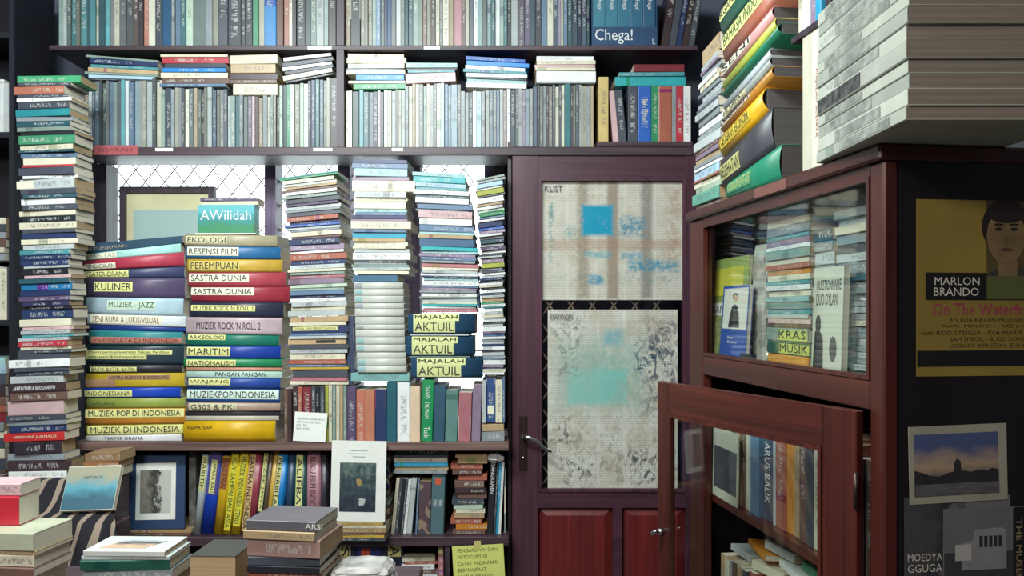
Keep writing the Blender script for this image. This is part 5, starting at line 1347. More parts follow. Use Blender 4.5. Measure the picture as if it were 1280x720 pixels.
# printed picture on the wrapped top magazine
mt = landscape('grey_photo_cover', '#b9bfc2', '#3c4450', '#c6a78e', 12, 1)
hh = max(v.co.z for v in top.data.vertices)
MB().add([(-.06, .02, hh + .0003), (.03, .02, hh + .0003), (.055, .07, hh + .0003), (-.02, .09, hh + .0003), (-.06, .02, hh + .0008), (.03, .02, hh + .0008), (.055, .07, hh + .0008), (-.02, .09, hh + .0008)], [(3, 2, 1, 0), (4, 5, 6, 7), (0, 1, 5, 4), (1, 2, 6, 5), (2, 3, 7, 6), (3, 0, 4, 7)]).build('cover_picture', mt, top)
fg(mix(dict(code='tn', size=42, label='thick old book with yellowed page block and dark cover, foreground', kw=dict(plain=True, colour='#3a3c3a', pages=M_OLDPAGES), yaw=-.04), 'tn10'), (236, 295), 697, 'the short foreground stack with the thick old book', dep=.12)
old = [o for o in bpy.data.objects if o.get('label', '').startswith('thick old book with yell')][0]
old.rotation_euler.rotate_axis('Z', math.pi)      # fore-edge towards the viewer
old.location += Vector((0, .12, 0))
ts = fg(mix(dict(code='gr', size=14, label='grey glossy book topmost on the tall foreground stack', kw=dict(plain=True, colour='#5e5c62'), yaw=-.14), dict(code='tn', size=12, label='tan paperback second on the tall foreground stack', kw=dict(pages=M_PAGES), yaw=-.14), dict(code='pk', size=25, label='thick dusty pink book third on the tall foreground stack', kw=dict(colour='#a98a84', pages=M_OLDPAGES), yaw=-.14),
           dict(code='dg', size=12, label='grey book fourth on the tall foreground stack', yaw=-.06), dict(code='bk', size=10, label='black book with a small white title fifth on the tall foreground stack', yaw=-.1), dict(code='rs', size=9, label='rust red book sixth on the tall foreground stack', yaw=-.1),
           dict(code='bk', size=11, label='black book lettered in white JIM PLAYS BERKELEY, foreground stack', yaw=-.08, kw=dict(plain=True, colour='#26262c', strips=[(.08, .8, .2, .8, None, 'JIM PLAYS BERKELEY', M_INKW)])), dict(code='rd', size=10, label='dark red book with white top below the black lettered one', yaw=-.08, kw=dict(colour='#963038')), 'br10'), (303, 400), 652, 'the tall foreground stack', dep=.13)
tt = [o for o in ts if o['label'].startswith('grey glossy')][0]
lettering('ARSI', tt, .05, .085, -.0008, .006, .016, M_INKW)
# ------------------------------------------------------------------ the glazed cabinet on the right
O_ = Vector((0.489, 2.202, 0)); XLv = Vector((.1270, -.9919, 0)); YLv = Vector((.9919, .1270, 0))
CM = Matrix(((XLv.x, YLv.x, 0, O_.x), (XLv.y, YLv.y, 0, O_.y), (0, 0, 1, 0), (0, 0, 0, 1)))
CL, CD, CT = .909, .40, 1.773
def cx(px, q=0.0):
    k = (px - 640) / F
    return (k * (O_.y + YLv.y * q) - O_.x - YLv.x * q) / (XLv.x - k * XLv.y)
def cz(px, py, q=0.0):
    return CZ + (HZ - py) / F * (O_.y + XLv.y * cx(px, q) + YLv.y * q)
cb = empty('cabinet', M=CM)
tag(cb, 'tall mahogany cabinet with glass doors on the right', 'cabinet')
def cp(q, n_, m=M_CAB): return q.build(n_, m, cb)
cp(MB().box(-.004, CL + .006, -.012, CD, CT - .026, CT, ch=.004), 'top_board')
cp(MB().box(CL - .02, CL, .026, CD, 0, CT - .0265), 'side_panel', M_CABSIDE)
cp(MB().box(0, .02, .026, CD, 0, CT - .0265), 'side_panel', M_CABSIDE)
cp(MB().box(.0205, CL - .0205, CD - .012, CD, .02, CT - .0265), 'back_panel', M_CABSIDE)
cp(MB().box(0, .10, 0, .0255, 0, CT - .0265, ch=.003), 'stile', M_CABV)
cp(MB().box(CL - .04, CL, 0, .0255, 0, CT - .0265, ch=.003), 'stile', M_CABV)
ZR0, ZR1 = 1.336, 1.386
cp(MB().box(.1003, CL - .0403, .001, .0255, 1.728, CT - .0265), 'top_rail')
cp(MB().box(.1003, CL - .0403, .0, .0255, ZR0, ZR1, ch=.002), 'middle_rail')
cp(MB().box(.1003, CL - .0403, .001, .0255, 0, .14), 'bottom_rail')
fl_z = ZR1 - .004
cp(MB().box(.0205, CL - .0205, .026, CD - .0125, fl_z - .018, fl_z), 'shelf')
cp(MB().box(.0205, CL - .0205, .028, CD - .0125, 1.002, 1.02), 'shelf')
cp(MB().box(.0205, CL - .0205, .03, CD - .0125, .642, .66), 'shelf')
cp(MB().box(.0205, CL - .0205, .03, CD - .0125, .14, .158), 'shelf')
cp(MB().box(.1003, CL - .0403, .010, .013, ZR1 + .0003, 1.7277), 'glass_pane', M_CABGLASS)
q = MB(); bb_ = .008
q.box(.1003, .1083, -.002, .0098, ZR1, 1.728); q.box(CL - .0483, CL - .0403, -.002, .0098, ZR1, 1.728)
q.box(.1083, CL - .0483, -.002, .0098, ZR1, ZR1 + bb_); q.box(.1083, CL - .0483, -.002, .0098, 1.728 - bb_, 1.728)
cp(q, 'glazing_bead', M_CABV)
cp(MB().box(cx(950), cx(990), -.0128, -.0121, CT - .024, CT - .003), 'edge_tape', mat('pale_brown_tape', '#7a4f48', .5)).data
# door standing ajar
H = Vector((.578, 1.345, 0)); DXv = Vector((.3700, -.9290, 0)); DYv = Vector((.9290, .3700, 0)); DW = .62
Od = H - DXv * DW
DM = CM.inverted() @ Matrix(((DXv.x, DYv.x, 0, Od.x), (DXv.y, DYv.y, 0, Od.y), (0, 0, 1, 0), (0, 0, 0, 1)))
door = bpy.data.objects.new('door', None); COL.objects.link(door); door.parent = cb; door.matrix_local = DM
door['label'] = 'glazed lower door standing ajar'
DZ0, DZ1 = .16, 1.334
for x0_, x1_ in ((0, .05), (DW - .078, DW)): MB().box(x0_, x1_, 0, .018, DZ0, DZ1, ch=.002).build('door_stile', M_CABV, door)
for z0_, z1_ in ((DZ1 - .072, DZ1 - .0005), (DZ0 + .0005, DZ0 + .09)): MB().box(.0503, DW - .0783, .0005, .0175, z0_, z1_).build('door_rail', M_CAB, door)
q = MB(); a, b, c, d = .0503, DW - .0783, DZ0 + .0905, DZ1 - .0725
q.box(a, a + .008, -.003, .006, c, d); q.box(b - .008, b, -.003, .006, c, d); q.box(a + .008, b - .008, -.003, .006, c, c + .008); q.box(a + .008, b - .008, -.003, .006, d - .008, d)
q.build('glazing_bead', M_CABV, door)
MB().box(a + .0005, b - .0005, .0065, .009, c + .0005, d - .0005).build('glass_pane', M_CABGLASS, door)
kz = CZ + (HZ - 664) * 1.9 / F
q = MB(); q.tube([(.024, -.0005, kz), (.024, -.012, kz)], [.009, .007], 12); q.tube([(.024, -.012, kz), (.024, -.02, kz)], [.0045, .0045], 10)
q.tube([(.014, -.024, kz - .006), (.02, -.026, kz - .003), (.024, -.024, kz), (.032, -.022, kz + .005)], .0045, 8)
q.build('key_knob', M_METAL, door)
for hz in (1.2, .75, .3):
    MB().tube([(DW + .003, -.003, hz - .03), (DW + .003, -.003, hz + .03)], .004, 8).build('hinge', M_DARKMETAL, door)

# posters pasted on the dark side
P0 = O_ + XLv * CL
SM = Matrix(((YLv.x, -XLv.x, 0, P0.x), (YLv.y, -XLv.y, 0, P0.y), (0, 0, 1, 0), (0, 0, 0, 1)))
def sx(px):
    k = (px - 640) / F
    return (k * P0.y - P0.x) / (YLv.x - k * YLv.y)
def sz(py, px=1200): return CZ + (HZ - py) / F * (P0.y + YLv.y * sx(px))
def poster(name, px0, px1, py0, py1, hexc, label, y=-.0018, th=.001, tilt=0, m=None):
    e_ = MB().box(sx(px0), sx(px1), y, y + th, sz(py1), sz(py0)).build(name, m or mat(name + '_paper' + hexc[1:], hexc, .5, 0, .12, 9), None)
    e_.matrix_world = SM
    tag(e_, label, 'poster')
    return e_
def pbox(par, px0, px1, py0, py1, y, n_, m):
    return MB().box(sx(px0), sx(px1), y, y + .0003, sz(py1), sz(py0)).build(n_, m, par)
def pt(par, t, px0, px1, py0, py1, y, m, **k): return lettering(t, par, sx(px0), sx(px1), y, sz(py1), sz(py0), m, **k)
YP = '#8f7c3a'
p1 = poster('film_poster', 1145, 1338, 250, 470, YP, 'yellow film poster lettered MARLON BRANDO on the dark cabinet side', th=.0012)
M_BKP = mat('poster_black', '#17171b', .5); M_WHP = mat('poster_white', '#d8d6cc', .6); M_DKP = mat('poster_dark_text', '#2a2618', .6); M_PKP = mat('poster_magenta', '#a3305a', .6)
M_SKIN = mat('poster_face_print', '#7d6848', .6, 0, .25, 25); M_HAIR = mat('poster_hair_print', '#241c1a', .6); M_OLV = mat('poster_olive_block', '#5a5f34', .6)
def oval(par, cx_, cy_, rx, ry, y, n_, m, a0=0, a1=360, sq=1.0):
    poly = []
    for i in range(28):
        t = math.radians(a0 + (a1 - a0) * i / (28 if a1 - a0 >= 360 else 27))
        poly.append((cx_ + rx * math.cos(t), cy_ + ry * math.sin(t) * (sq if math.sin(t) < 0 else 1)))
    return MB().prism(poly, y, y + .0003).build(n_, m, par)
pbox(p1, 1232, 1338, 250, 345, -.0022, 'dark_backdrop', mat('poster_dark_backdrop', '#54492c', .6, 0, .3, 12))
hx, hz_ = sx(1256), sz(292)
MB().prism([(sx(1205), sz(375)), (sx(1338), sz(375)), (sx(1338), sz(345)), (sx(1290), sz(332)), (sx(1240), sz(338)), (sx(1216), sz(352))], -.0026, -.0023).build('jacket', mat('poster_grey_jacket', '#3c3c3a', .6, 0, .2, 20), p1)
MB().prism([(sx(1246), sz(345)), (sx(1270), sz(345)), (sx(1270), sz(318)), (sx(1246), sz(318))], -.0029, -.0027).build('neck', M_SKIN, p1)
oval(p1, hx, hz_ + .012, .044, .045, -.0030, 'hair', M_HAIR)
oval(p1, hx, hz_ - .004, .035, .046, -.0034, 'face', M_SKIN)
oval(p1, hx, hz_ + .034, .036, .016, -.0038, 'fringe', M_HAIR)
for e in (-1, 1):
    oval(p1, hx + e * .014, hz_ + .008, .0065, .0028, -.0038, 'eye', M_HAIR); oval(p1, hx + e * .014, hz_ + .0155, .009, .002, -.0038, 'eyebrow', M_HAIR)
oval(p1, hx, hz_ - .009, .0045, .008, -.0038, 'nose', mat('poster_nose_shade_print', '#66543a', .6)); oval(p1, hx, hz_ - .026, .011, .003, -.0038, 'mouth', mat('poster_lips_print', '#5a3830', .6))
pbox(p1, 1155, 1231, 341, 374, -.0043, 'title_block', M_BKP)
pbox(p1, 1231.3, 1338, 345, 374, -.0039, 'olive_block', M_OLV)
pt(p1, 'MARLON', 1166, 1222, 346.5, 356.5, -.0046, M_WHP); pt(p1, 'BRANDO', 1165, 1221, 359.5, 370, -.0046, M_WHP)
pt(p1, 'On The Waterfront', 1165, 1300, 379, 394, -.0022, M_PKP)
for k, (t, a, b) in enumerate((('AN ELIA KAZAN PRODUCTION', 1185, 1298), ('KARL MALDEN - LEE J. COBB', 1177, 1302), ('with ROD STEIGER - EVA MARIE SAINT', 1150, 1304), ('SAM SPIEGEL - BUDD SCHULBERG', 1187, 1300), ('LEONARD BERNSTEIN - ELIA KAZAN', 1186, 1300))):
    pt(p1, t, a, b, 397.5 + 8 * k, 402.5 + 8 * k, -.0022, M_DKP)
pbox(p1, 1145.5, 1337.5, 438, 458, -.0022, 'black_band', M_BKP)
p3 = poster('portrait_poster', 1130, 1262, 620, 760, '#55545a', 'dark grey poster lettered in white, lowest and partly covered, on the cabinet side', y=-.0014, th=.0008, m=rocky('water_print', '#2e2c32', '#4b4a50', '#77757c', 6, .35))
pt(p3, 'MOEDYA', 1134, 1177, 690, 699, -.0018, M_WHP); pt(p3, 'GGUGA', 1134, 1177, 703, 713, -.0018, M_WHP)
p2 = poster('photo_print', 1135, 1257, 531, 627, '#a3a293', 'colour photograph of a skyline at dusk in a white border on the cabinet side', y=-.0032, th=.0012)
p2.matrix_world = SM @ Matrix.Translation((sx(1196), 0, sz(579))) @ Matrix.Rotation(math.radians(-1.3), 4, 'Y') @ Matrix.Translation((-sx(1196), 0, -sz(579)))
pbox(p2, 1141, 1246, 541, 618, -.0036, 'photograph', landscape('dusk_sky_print', '#4d5a86', '#b09a80', '#565058', 4.0))
M_SIL = mat('dark_skyline_print', '#2c2b31', .6, 0, .2, 30)
sk = [(1141, 617), (1246, 617), (1246, 588), (1238, 586), (1232, 589), (1220, 587), (1212, 590), (1205, 588), (1199.5, 588), (1199, 577), (1196.5, 573), (1193.5, 573), (1191, 577), (1190.5, 588), (1182, 590), (1172, 594), (1160, 592), (1150, 588), (1141, 585)]
MB().prism([(sx(a), sz(b)) for a, b in sk], -.004, -.0037).build('skyline', M_SIL, p2)
pbox(p2, 1142, 1246, 603, 617.5, -.0043, 'river', mat('grey_river_print', '#5f5d63', .6, 0, .3, 40, stretch=(1, 1, 5)))
p4 = poster('building_poster', 1178, 1330, 635, 770, '#6f7075', 'grey photograph of a low modern building on the cabinet side, right of the white lettering', y=-.0032, th=.0012)
pbox(p4, 1178.5, 1264, 690, 769, -.0036, 'street', mat('dark_street_print', '#3a3a40', .6, 0, .15, 20))
MB().prism([(sx(1200), sz(712)), (sx(1256), sz(712)), (sx(1256), sz(664)), (sx(1250), sz(660)), (sx(1216), sz(662)), (sx(1214), sz(675)), (sx(1200), sz(678))], -.004, -.0037).build('building', mat('pale_building_print', '#8c8d8f', .6, 0, .1, 20), p4)
for a in range(5): pbox(p4, 1222 + a * 6, 1226 + a * 6, 670, 684, -.0044, 'window_print', M_SIL)
pbox(p4, 1192, 1212, 680, 700, -.0044, 'entrance', mat('light_entrance_print', '#b5b5b3', .6))
pbox(p4, 1264.5, 1329, 635.5, 769, -.0036, 'title_column', M_BKP)
tl_ = lettering('THE MUSEUM', p4, 0, .12, 0, 0, .011, mat('poster_tan_letters', '#a08c6c', .6))
for v in tl_.data.vertices: v.co = (sx(1268) + v.co.z, -.004, sz(650) - v.co.x)
tl_.data.flip_normals() if False else None

# ------------------------------------------------------------------ behind the upper glass
UPG = 'books behind the upper cabinet glass'
def facing(px0, px1, ytop, q, th, hexc, name, label, cat, z0=None, tilt=4, m=None):
    """a thin book standing with its cover to the glass"""
    x0, x1 = cx(px0, q), cx(px1, q); zt = cz((px0 + px1) / 2, ytop, q); lift = th * math.sin(math.radians(tilt)) + .0003
    z0 = (fl_z if q > .03 else ZR1) + .0005 if z0 is None else z0
    w, h = x1 - x0, zt - z0
    Mx = CM @ Matrix.Translation((x0, q, z0 + lift)) @ Matrix.Rotation(math.radians(-tilt), 4, 'X')
    e = empty(name, M=Mx)
    tag(e, label, cat, UPG)
    MB().box(0, w, 0, .0012, 0, h).build('front_cover', m or mat('card_cover' + hexc[1:], hexc, .4, 0, .08, 12, coat=.3), e)
    MB().box(0, w, th - .0012, th, 0, h).build('back_cover', mat('card_cover' + hexc[1:], hexc, .4, 0, .08, 12, coat=.3), e)
    MB().box(.0006, w - .001, .0014, th - .0014, .0006, h - .0006).build('pages', M_PAGES, e)
    return e, w, h
e, w, h = facing(886, 929, 322, .036, .008, '#8fa05a', 'magazine', 'green and yellow magazine with a banner at the far end behind the upper glass', 'magazine')
MB().box(.002, w - .002, -.0008, -.0001, h * .42, h * .55).build('banner', M_WHP, e)
lettering('BANDUNG', e, .008, w - .008, -.0012, h * .445, h * .525, mat('navy_print', '#26304c', .6))
MB().box(.004, w - .03, -.0008, -.0001, h * .62, h * .9).build('yellow_block', mat('yellow_print_block', '#c3bd45', .6, 0, .2, 20), e)
MB().box(.004, w - .01, -.0008, -.0001, h * .03, h * .4).build('picture', rocky('village_print', '#4b5a4c', '#9aa06a', '#b9c0a0', 2, .4), e)
e, w, h = facing(899, 931, 357, .0165, .011, '#2c55a8', 'book', 'blue book with a standing figure in black on its cover behind the upper glass', 'book')
MB().box(.01, w - .004, -.0008, -.0001, h * .4, h * .96).build('white_panel', M_WHP, e)
MB().prism([(w * .3, h * .42), (w * .72, h * .42), (w * .68, h * .6), (w * .6, h * .72), (w * .5, h * .74), (w * .4, h * .7), (w * .34, h * .58)], -.0013, -.0009).build('dark_dress', M_BKP, e)
oval(e, w * .52, h * .82, w * .075, h * .055, -.0013, 'head', mat('pale_skin_print', '#c7a98c', .6)); oval(e, w * .51, h * .845, w * .1, h * .05, -.0011, 'dark_hair', M_BKP)
lettering('Ibu\nKami', e, w * .3, w * .65, -.0005, h * .2, h * .3, M_INKW)
# bubble-wrapped parcel
def wrapped(x0, x1, y0, y1, z0, z1, seed, M, name, label, cat, m):
    random.seed(seed); vs = []; fs = []; n = 20; L_ = 16
    for j in range(L_ + 1):
        f = j / L_; s_ = 1 - .5 * max(0, f - .85) / .15 * .6
        for i in range(n):
            t = 2 * math.pi * i / n; c, s2 = math.cos(t), math.sin(t)
            ux = math.copysign(abs(c) ** .45, c); uy = math.copysign(abs(s2) ** .45, s2); k = s_ * random.uniform(.82, 1.0)
            vs.append(((x0 + x1) / 2 + (x1 - x0) / 2 * ux * k, (y0 + y1) / 2 + (y1 - y0) / 2 * uy * k, z0 + (z1 - z0) * f))
    for j in range(L_):
        for i in range(n):
            a = j * n + i; b2 = j * n + (i + 1) % n; fs.append((a, b2, b2 + n, a + n))
    fs += [tuple(range(n - 1, -1, -1)), tuple(range(L_ * n, (L_ + 1) * n))]
    me = bpy.data.meshes.new(name); me.from_pydata([M @ Vector(v) for v in vs], [], fs); me.update()
    o = link(name, me, m); tag(o, label, cat); return o
xa, xb = cx(933, .04), cx(953, .04)
wp = wrapped(xa, xb, .046, .09, fl_z + .0006, cz(942, 306, .04), 4, CM, 'wrapped_parcel', 'shiny plastic-wrapped parcel standing left of the colourful stack behind upper glass', 'parcel', mat('clouded_plastic_wrap', '#b4b0a4', .25, 0, .35, 22, coat=.6))
lw_ = MB().box(cx(925, .014), cx(944, .014), .0145, .0162, ZR1 + .0005, ZR1 + .017).build('price_card', M_BKP, None); lw_.matrix_world = CM
tag(lw_, 'small black and white card standing on the floor behind the upper glass', 'card')
lettering('KABARET', lw_, cx(926.5, .014), cx(942.5, .014), .0141, fl_z + .004, fl_z + .013, M_WHP)
def cstack(toks, px, py, q, ref, group, d=.19, z0=None, **kw):
    pm = (px[0] + px[1]) / 2
    zb = cz(pm, py[1], q) if z0 is None else z0
    return stack(CM, toks, zb, cz(pm, py[0], q), cx(px[0], q), cx(px[1], q), q, d, ref, group, **kw)
YL2 = mat('lime_label_paper', '#c9cf6a', .7)
cst = cstack(mix(dict(code='pb', size=12, label='shiny pale blue wrapped book topmost of the colourful stack behind upper glass'), 'gr5 cr7 gr9 tl4 mv6 wh4 gg9 cr5 rs5 or5 cr6 tl4 wh5 cr6 lt5 gg7 tl5 lg4 pk5 br4',
    dict(code='gg', size=13, name='binder', cat='binder', label='upper of two green labelled binders low in the colourful stack behind glass', kw=dict(plain=True, strips=[(.3, .98, .1, .95, YL2, 'KRAS', None)])),
    dict(code='dn', size=13, name='binder', cat='binder', label='lower of two green labelled binders low in the colourful stack behind glass', kw=dict(plain=True, strips=[(.3, .98, .1, .95, YL2, 'MUSIK', None)])),
    dict(code='or', size=11, label='orange book at the bottom of the colourful stack behind the upper glass')), (957, 1011), (250, 460), .036, 'the colourful stack behind the upper glass', UPG, z0=fl_z + .0006, jl=.05, jx=.004, jy=.006, yaw=.01)
e, w, h = facing(1014, 1051, 334, .0165, .012, '#c9ccbb', 'book', 'white book with dark block lettering standing before the grey magazines behind glass', 'book', tilt=2)
lettering('QUESTIONNAIRE', e, .012, w - .008, -.0005, h * .76, h * .88, M_DKP); lettering('DUO DYLAN', e, .012, w - .02, -.0005, h * .63, h * .75, M_DKP)
oval(e, w * .2, h * .45, w * .09, h * .09, -.0005, 'head_silhouette', M_BKP); MB().prism([(w * .05, h * .02), (w * .4, h * .02), (w * .38, h * .3), (w * .28, h * .38), (w * .1, h * .38)], -.0006, -.0001).build('body_silhouette', M_BKP, e)
oval(e, w * .72, h * .22, w * .12, h * .12, -.0005, 'round_picture', mat('poster_grey_jacket', '#3c3c3a', .6, 0, .2, 20))
g_ = cstack('lg6 gr6 lg7 gr6 lg6 gr7 cr6 lg6 gr6 lg7 gr6 lg6 gr6 lg6 gr6', (1041, 1085), (352, 462), .042, 'the grey magazines behind glass', UPG, z0=fl_z + .0006, kind='magazine', cat='magazine', jl=.04, jx=.002, yaw=.008, pages=M_DIMPAGES)
zt_ = cz(1064.5, 352, .042) + .001
cstack('dg8 gr6 lg5 cr6 gr7 dg6 lg6 gr8 dt5', (1041, 1085), (245, 352), .042, 'the upper grey pile behind glass', UPG, z0=zt_, jl=.06, jx=.002, yaw=.01)
cstack('dg8 gr6 lg8 gr7 dg6 lg6 br8 gr7 lg7 dg9 gr6 cr7', (1014, 1039), (285, 462), .042, 'the dim pile behind the white book', UPG, z0=fl_z + .0006, jl=.04, jx=.001, yaw=.005, d=.15)
row(CM, 'nv9 db9 tn7 dg9 gr8', 0.13, 0.27, fl_z + .0006, lambda x: 1.69, .1, .15, None, 'the dim row\'s near end behind glass', UPG)

# ------------------------------------------------------------------ behind the lower door
LWG = 'books behind the lower cabinet door'
e, w, h = facing(887, 921, 538, .028, .004, '#c5c7b4', 'picture_card', 'white bordered dark picture card behind the lower cabinet door', 'picture', z0=1.0207, tilt=1)
MB().box(w * .17, w * .97, -.0008, -.0001, h * .14, h * .74).build('dark_picture', rocky('grey_waterfall_print', '#34383e', '#454b52', '#5a5f66', 3, .5), e)
row(CM, mix('tn6 cr6 gr5 lg6 tn7 br6 cr5 lg6', dict(code='sb', size=13, label='slate blue book left of ARUS BALIK behind the lower door'), dict(code='dg', size=17, label='thick grey blue book lettered ARUS BALIK behind the lower door', kw=dict(plain=True, hard=True, colour='#454b60', strips=[(.2, .85, .25, .7, None, 'ARUS BALIK', M_INKW)])),
    dict(code='lg', size=3, label='thin pale spine right of ARUS BALIK behind the lower door'), dict(code='rs', size=13, label='rust spine right of ARUS BALIK behind the lower door'), dict(code='or', size=9, label='orange tinted spine behind the lower door'), 'tn9 br9 dg8 cr6 tn8 rs7 lg8 cr7 rs8 dg6 br8'),
    .13, .80, 1.0206, lambda x: 1.262, .04, .17, 'the far end behind the lower door', 'the near end behind the lower door', LWG, hjit=.12, kind='paperback')
row(CM, 'tn8 cr7 gr6 br8 cr6 tn7 dg7 rs8 cr6 lg7 tn8 gr7 cr6 br8 tn7 cr7 gr8 tn6 rs8 cr7 lg8 dg8 tn8 br7', .11, .74, .6605, lambda x: .882, .035, .15, 'the far end, lowest cabinet row', 'the near end, lowest cabinet row', LWG, hjit=.1, kind='paperback')
# loose books lying askew on top of the lowest row
zz = .886
for k, (x, yw, c, L1_, t1, lab) in enumerate(((.2, .5, 'lg', .21, .016, 'pale grey book lying askew at the far end behind the lower door'), (.35, .62, 'cr', .22, .02, 'cream book lying askew in the middle behind the lower door'), (.52, .55, 'gn', .22, .022, 'green book lying askew near the middle behind the lower door'),
                                          (.68, .7, 'dt', .18, .03, 'glossy dark teal book lying askew at the near end behind the lower door'))):
    make_book(CM @ Matrix.Translation((x, .06, zz)) @ Matrix.Rotation(-.05, 4, 'X') @ Matrix.Rotation(.2 * (k % 2) + .02, 4, 'Z'), .115, .14, t1, c, 'book', lab, 'book', LWG, hard=True, plain=True)
for k, (x, c, lab) in enumerate(((.28, 'or', 'orange book lying above the pale grey and cream ones behind the lower door'), (.45, 'wh', 'white magazine lying across the cream and green books behind the lower door'), (.59, 'tn', 'tan book lying across the green and teal books behind the lower door'))):
    make_book(CM @ Matrix.Translation((x, .065, zz + .0335 + .0)) @ Matrix.Rotation(-.06, 4, 'X') @ Matrix.Rotation(-.15, 4, 'Z'), .14, .15, .014, c, 'book', lab, 'book', LWG, plain=True)

for k, (x, c, t1, lab) in enumerate(((.37, 'lg', .02, 'light grey book topmost near the middle of the loose pile behind the lower door'), (.53, 'gn', .02, 'emerald book topmost of the loose pile behind the lower door'), (.68, 'cr', .016, 'cream book topmost at the near end of the loose pile behind the lower door'))):
    make_book(CM @ Matrix.Translation((x, .08, zz + .052)) @ Matrix.Rotation(-.06, 4, 'X') @ Matrix.Rotation(.12 - .2 * (k % 2), 4, 'Z'), .12, .13, t1, c, 'book', lab, 'book', LWG, plain=True)
# ------------------------------------------------------------------ on top of the cabinet
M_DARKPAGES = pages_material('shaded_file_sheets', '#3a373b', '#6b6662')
FOG = 'fat folders stacked on the cabinet'
ZC_ = CT + .0006
def fold(x0, x1, lines, items):
    """folders between slanting joints, listed from the bottom; lines give heights at the left and right end"""
    for i, it in enumerate(items):
        a0, a1 = lines[i]; b0, b1 = lines[i + 1]
        jx = it.get('x', (0, 0)); xl, xr = x0 + jx[0], x1 + jx[1]
        def at(l, x): return l[0] + (l[1] - l[0]) * (x - x0) / (x1 - x0)
        z0, z1 = at(lines[i], xl), at(lines[i], xr); cs = math.cos(math.atan2(z1 - z0, xr - xl)) ** 2; t0 = (at(lines[i + 1], xl) - z0) * cs - .003; t1 = (at(lines[i + 1], xr) - z1) * cs - .003
        w = xr - xl
        make_book(CM @ R_lie((xl + xr) / 2, it.get('dy', 0) + .004, (z0 + z1) / 2 + .0004, -math.atan2(z1 - z0, w)), w, it.get('d', .24), t0, 'nv', 'folder', it['label'], 'folder', FOG,
                  plain=True, bulge=it.get('b', .006), colour=it['c'], t2=t1, strips=it.get('s', ()), pages=M_DARKPAGES)
lines = [(ZC_, ZC_), (1.815, 1.848), (1.885, 1.942), (1.947, 2.0), (1.972, 2.028), (1.998, 2.052), (2.02, 2.072), (2.048, 2.10), (2.075, 2.124), (2.112, 2.155), (2.187, 2.238), (2.26, 2.315), (2.3, 2.358)]
TL_ = mat('tan_green_label', '#b9b878', .7)
items = [
    dict(c='#1c8062', label='green folder with a pale lettered label lowest of the folders on the cabinet', x=(.012, .03), s=[S_(.04, .5, .3, .85, 'DOKUMENTASI', mat('green_label', '#4f9a70', .7), mat('yellow_letters', '#b9c07a', .7))]),
    dict(c='#3c3d45', label='dark grey folder with a yellow label second from the bottom on the cabinet', x=(-.02, .0), s=[S_(.0, .4, .15, .7, 'KESEHATAN', TL_)]),
    dict(c='#e0ad1d', label='thick bright yellow folder on the cabinet', x=(-.015, -.03), s=[S_(.04, .72, .25, .8, 'GEOGRAFI  EKONOMI', mat('yellow_label', '#dcc24a', .7))], b=.012),
    dict(c='#b07c2c', label='ochre folder with a pale pink label above the bright yellow one', x=(-.02, .0), s=[S_(.0, .6, .45, .97, 'DAERAH', mat('pale_pink_label', '#d8c2b4', .7))]),
    dict(c='#9aa3a0', label='grey folder with a cream label above the ochre one', x=(-.005, -.01), s=[S_(.0, .5, .15, .85, 'FILSAFAT', mat('tan_label', '#cfcaa6', .7))]),
    dict(c='#b4bcc0', label='pale grey folder directly under the dark green curled one', x=(-.01, -.015), b=.003),
    dict(c='#20795a', label='dark green folder with a curled cover at mid height on the cabinet', x=(0, .035), b=.01),
    dict(c='#b3bd4a', label='lime green folder above the dark green curled one', x=(-.01, .01), b=.004),
    dict(c='#d39a9a', label='pink folder with white paper under the BAHASA INDONESIA one', x=(-.01, .0), s=[S_(.0, .6, .25, .85, 'SENI', M_LABELW)]),
    dict(c='#a8654f', label='rust folder labelled BAHASA INDONESIA high on the cabinet', x=(-.005, .03), s=[S_(.0, .98, .4, .98, 'BAHASA INDONESIA', M_LABEL, GO)]),
    dict(c='#1f6650', label='dark green folder with a yellow end label above BAHASA INDONESIA', x=(-.02, .02), s=[S_(.0, .35, .5, .95, 'AGAMA', M_LABEL)]),
    dict(c='#3a4b4c', label='topmost dark folder on the cabinet cut by the upper picture edge', x=(-.02, .02)),
]
fold(.245, .512, lines, items)
SPG = 'small books piled on the far end of the cabinet'
stack(CM, mix(dict(code='tn', size=16, label='tan book topmost of the small pile at the far end of the cabinet'), 'lg5 mv4 gr5 wh5 cr5 gr4 lg6 gr5 dg4 lg7 gr6'), 2.0, 2.20, .03, .195, .004, .16, 'the upper small pile atop the cabinet', SPG, slope=(.05, .1), drift=(.045, .0), jl=.12)
stack(CM, mix(dict(code='wh', size=9, label='white curled booklet sticking out of the far end pile on the cabinet', dx=.1), 'gr8 lg12 br5 mv6 tn7 gr5 wh4', dict(code='pb', size=11, label='pale blue magazine low in the far end pile on the cabinet'), 'rs3 cr7 pg8', dict(code='lt', size=14, label='mint green book second lowest in the far end pile on the cabinet', kw=dict(colour='#6bb09c')), 'br7'),
      ZC_, 1.9995, .012, .205, .004, .17, 'the lower small pile atop the cabinet', SPG, slope=(0, .05), drift=(.0, -.012), jl=.1)
bf = empty('box_file', M=CM @ Matrix.Translation((.627, .006, ZC_)))
tag(bf, 'tall cream box file with red lettering standing between folders and magazines on the cabinet', 'box file')
BW, BHt = .076, .268
q = MB(); q.box(0, .003, 0, .21, 0, BHt); q.box(BW - .003, BW, 0, .21, 0, BHt); q.box(.0032, BW - .0032, 0, .003, 0, BHt); q.box(.0032, BW - .0032, .0032, .21, 0, .003); q.box(.0032, BW - .0032, .207, .21, .0032, BHt); q.box(.0032, BW - .0032, .0032, .2068, BHt - .003, BHt)
q.build('case', mat('cream_board', '#c9c7b4', .6, 0, .08, 20), bf)
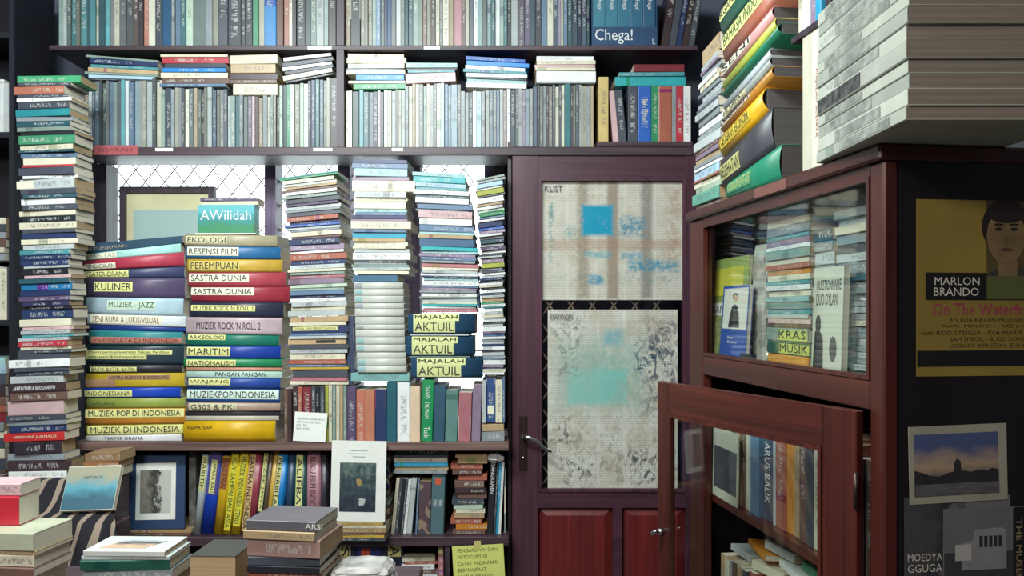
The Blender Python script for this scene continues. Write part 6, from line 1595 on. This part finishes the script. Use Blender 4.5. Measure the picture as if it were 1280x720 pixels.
MB().box(BW * .52, BW - .003, -.0008, -.0001, .004, BHt - .004).build('paper_strip', mat('off_white_strip', '#d9d8c6', .6), bf)
t_ = lettering('MAJALAH BUDAYA', bf, 0, .13, 0, 0, .011, mat('red_ink', '#a84a44', .7))
for v in t_.data.vertices: v.co = (BW * .66 + v.co.z, -.0014, .19 - v.co.x)
bd = MB().box(.587, .712, .002, .2, ZC_ + BHt + .0005, ZC_ + BHt + .0125).build('board', M_POST, None); bd.matrix_world = CM
tag(bd, 'small dark board lying on the cream box file', 'board')
row(CM, mix(dict(code='cr', size=9, label='cream spine leftmost on the small board above the box file'), dict(code='wh', size=13, label='white spine second on the small board above the box file'), dict(code='mv', size=12, label='mauve grey spine in the middle of the small board'), dict(code='bb', size=9, label='bright blue spine on the small board above the box file', kw=dict(colour='#2a9cc4')), dict(code='db', size=8, label='dark brown spine rightmost on the small board')),
    .592, .709, ZC_ + BHt + .013, lambda x: ZC_ + BHt + .24, .006, .17, None, None, 'books on the small board', hjit=.08)
GM = Matrix(((0, 1, 0, .561), (-1, 0, 0, 1.478), (0, 0, 1, 0), (0, 0, 0, 1)))
M_MAG, nt, b_, L = nm('grey_magazine_spines')
mg = []
for k in range(12):
    c = ['#b3b8ab', '#9da399', '#bfc3b7', '#a9aea2'][k % 4]
    mg.append(dict(code='lg', size=[10, 8, 11, 9, 8, 10, 9, 12, 8, 9, 10, 8][k], wf=1, dx=[0, .01, 0, -.015, .005, .0, -.02, .01, 0, .0, .01, 0][k], kw=dict(plain=(k % 3 == 1), colour=c, strips=[(.1 + .07 * (k % 4), .55 + .1 * (k % 4), .15, .85, mat('grey_photo_strip', '#8a8f88', .6, 0, .45, 45), None, None)])))
mg[7]['kw']['strips'] = [(.02, .55, .1, .9, mat('black_white_photo_strip', '#4a4a4a', .6, 0, .95, 70), None, None)]
stack(GM, mg, ZC_ + .0004, 2.05, 0, .338, 0, .27, 'the pale stack on the cabinet corner', 'old magazines stacked on the near corner of the cabinet', kind='magazine', cat='magazine', pages=M_DIMPAGES, jy=.006, yaw=.006)
wrapped(Xp(413, 1.6), Xp(494, 1.6), 1.56, 1.68, .9306, .995, 9, I4, 'wrapped_parcel', 'crumpled clear plastic parcel lying beside the tall foreground stack', 'parcel', mat('greyish_plastic_wrap', '#a8a6a2', .22, 0, .5, 26, coat=.6))
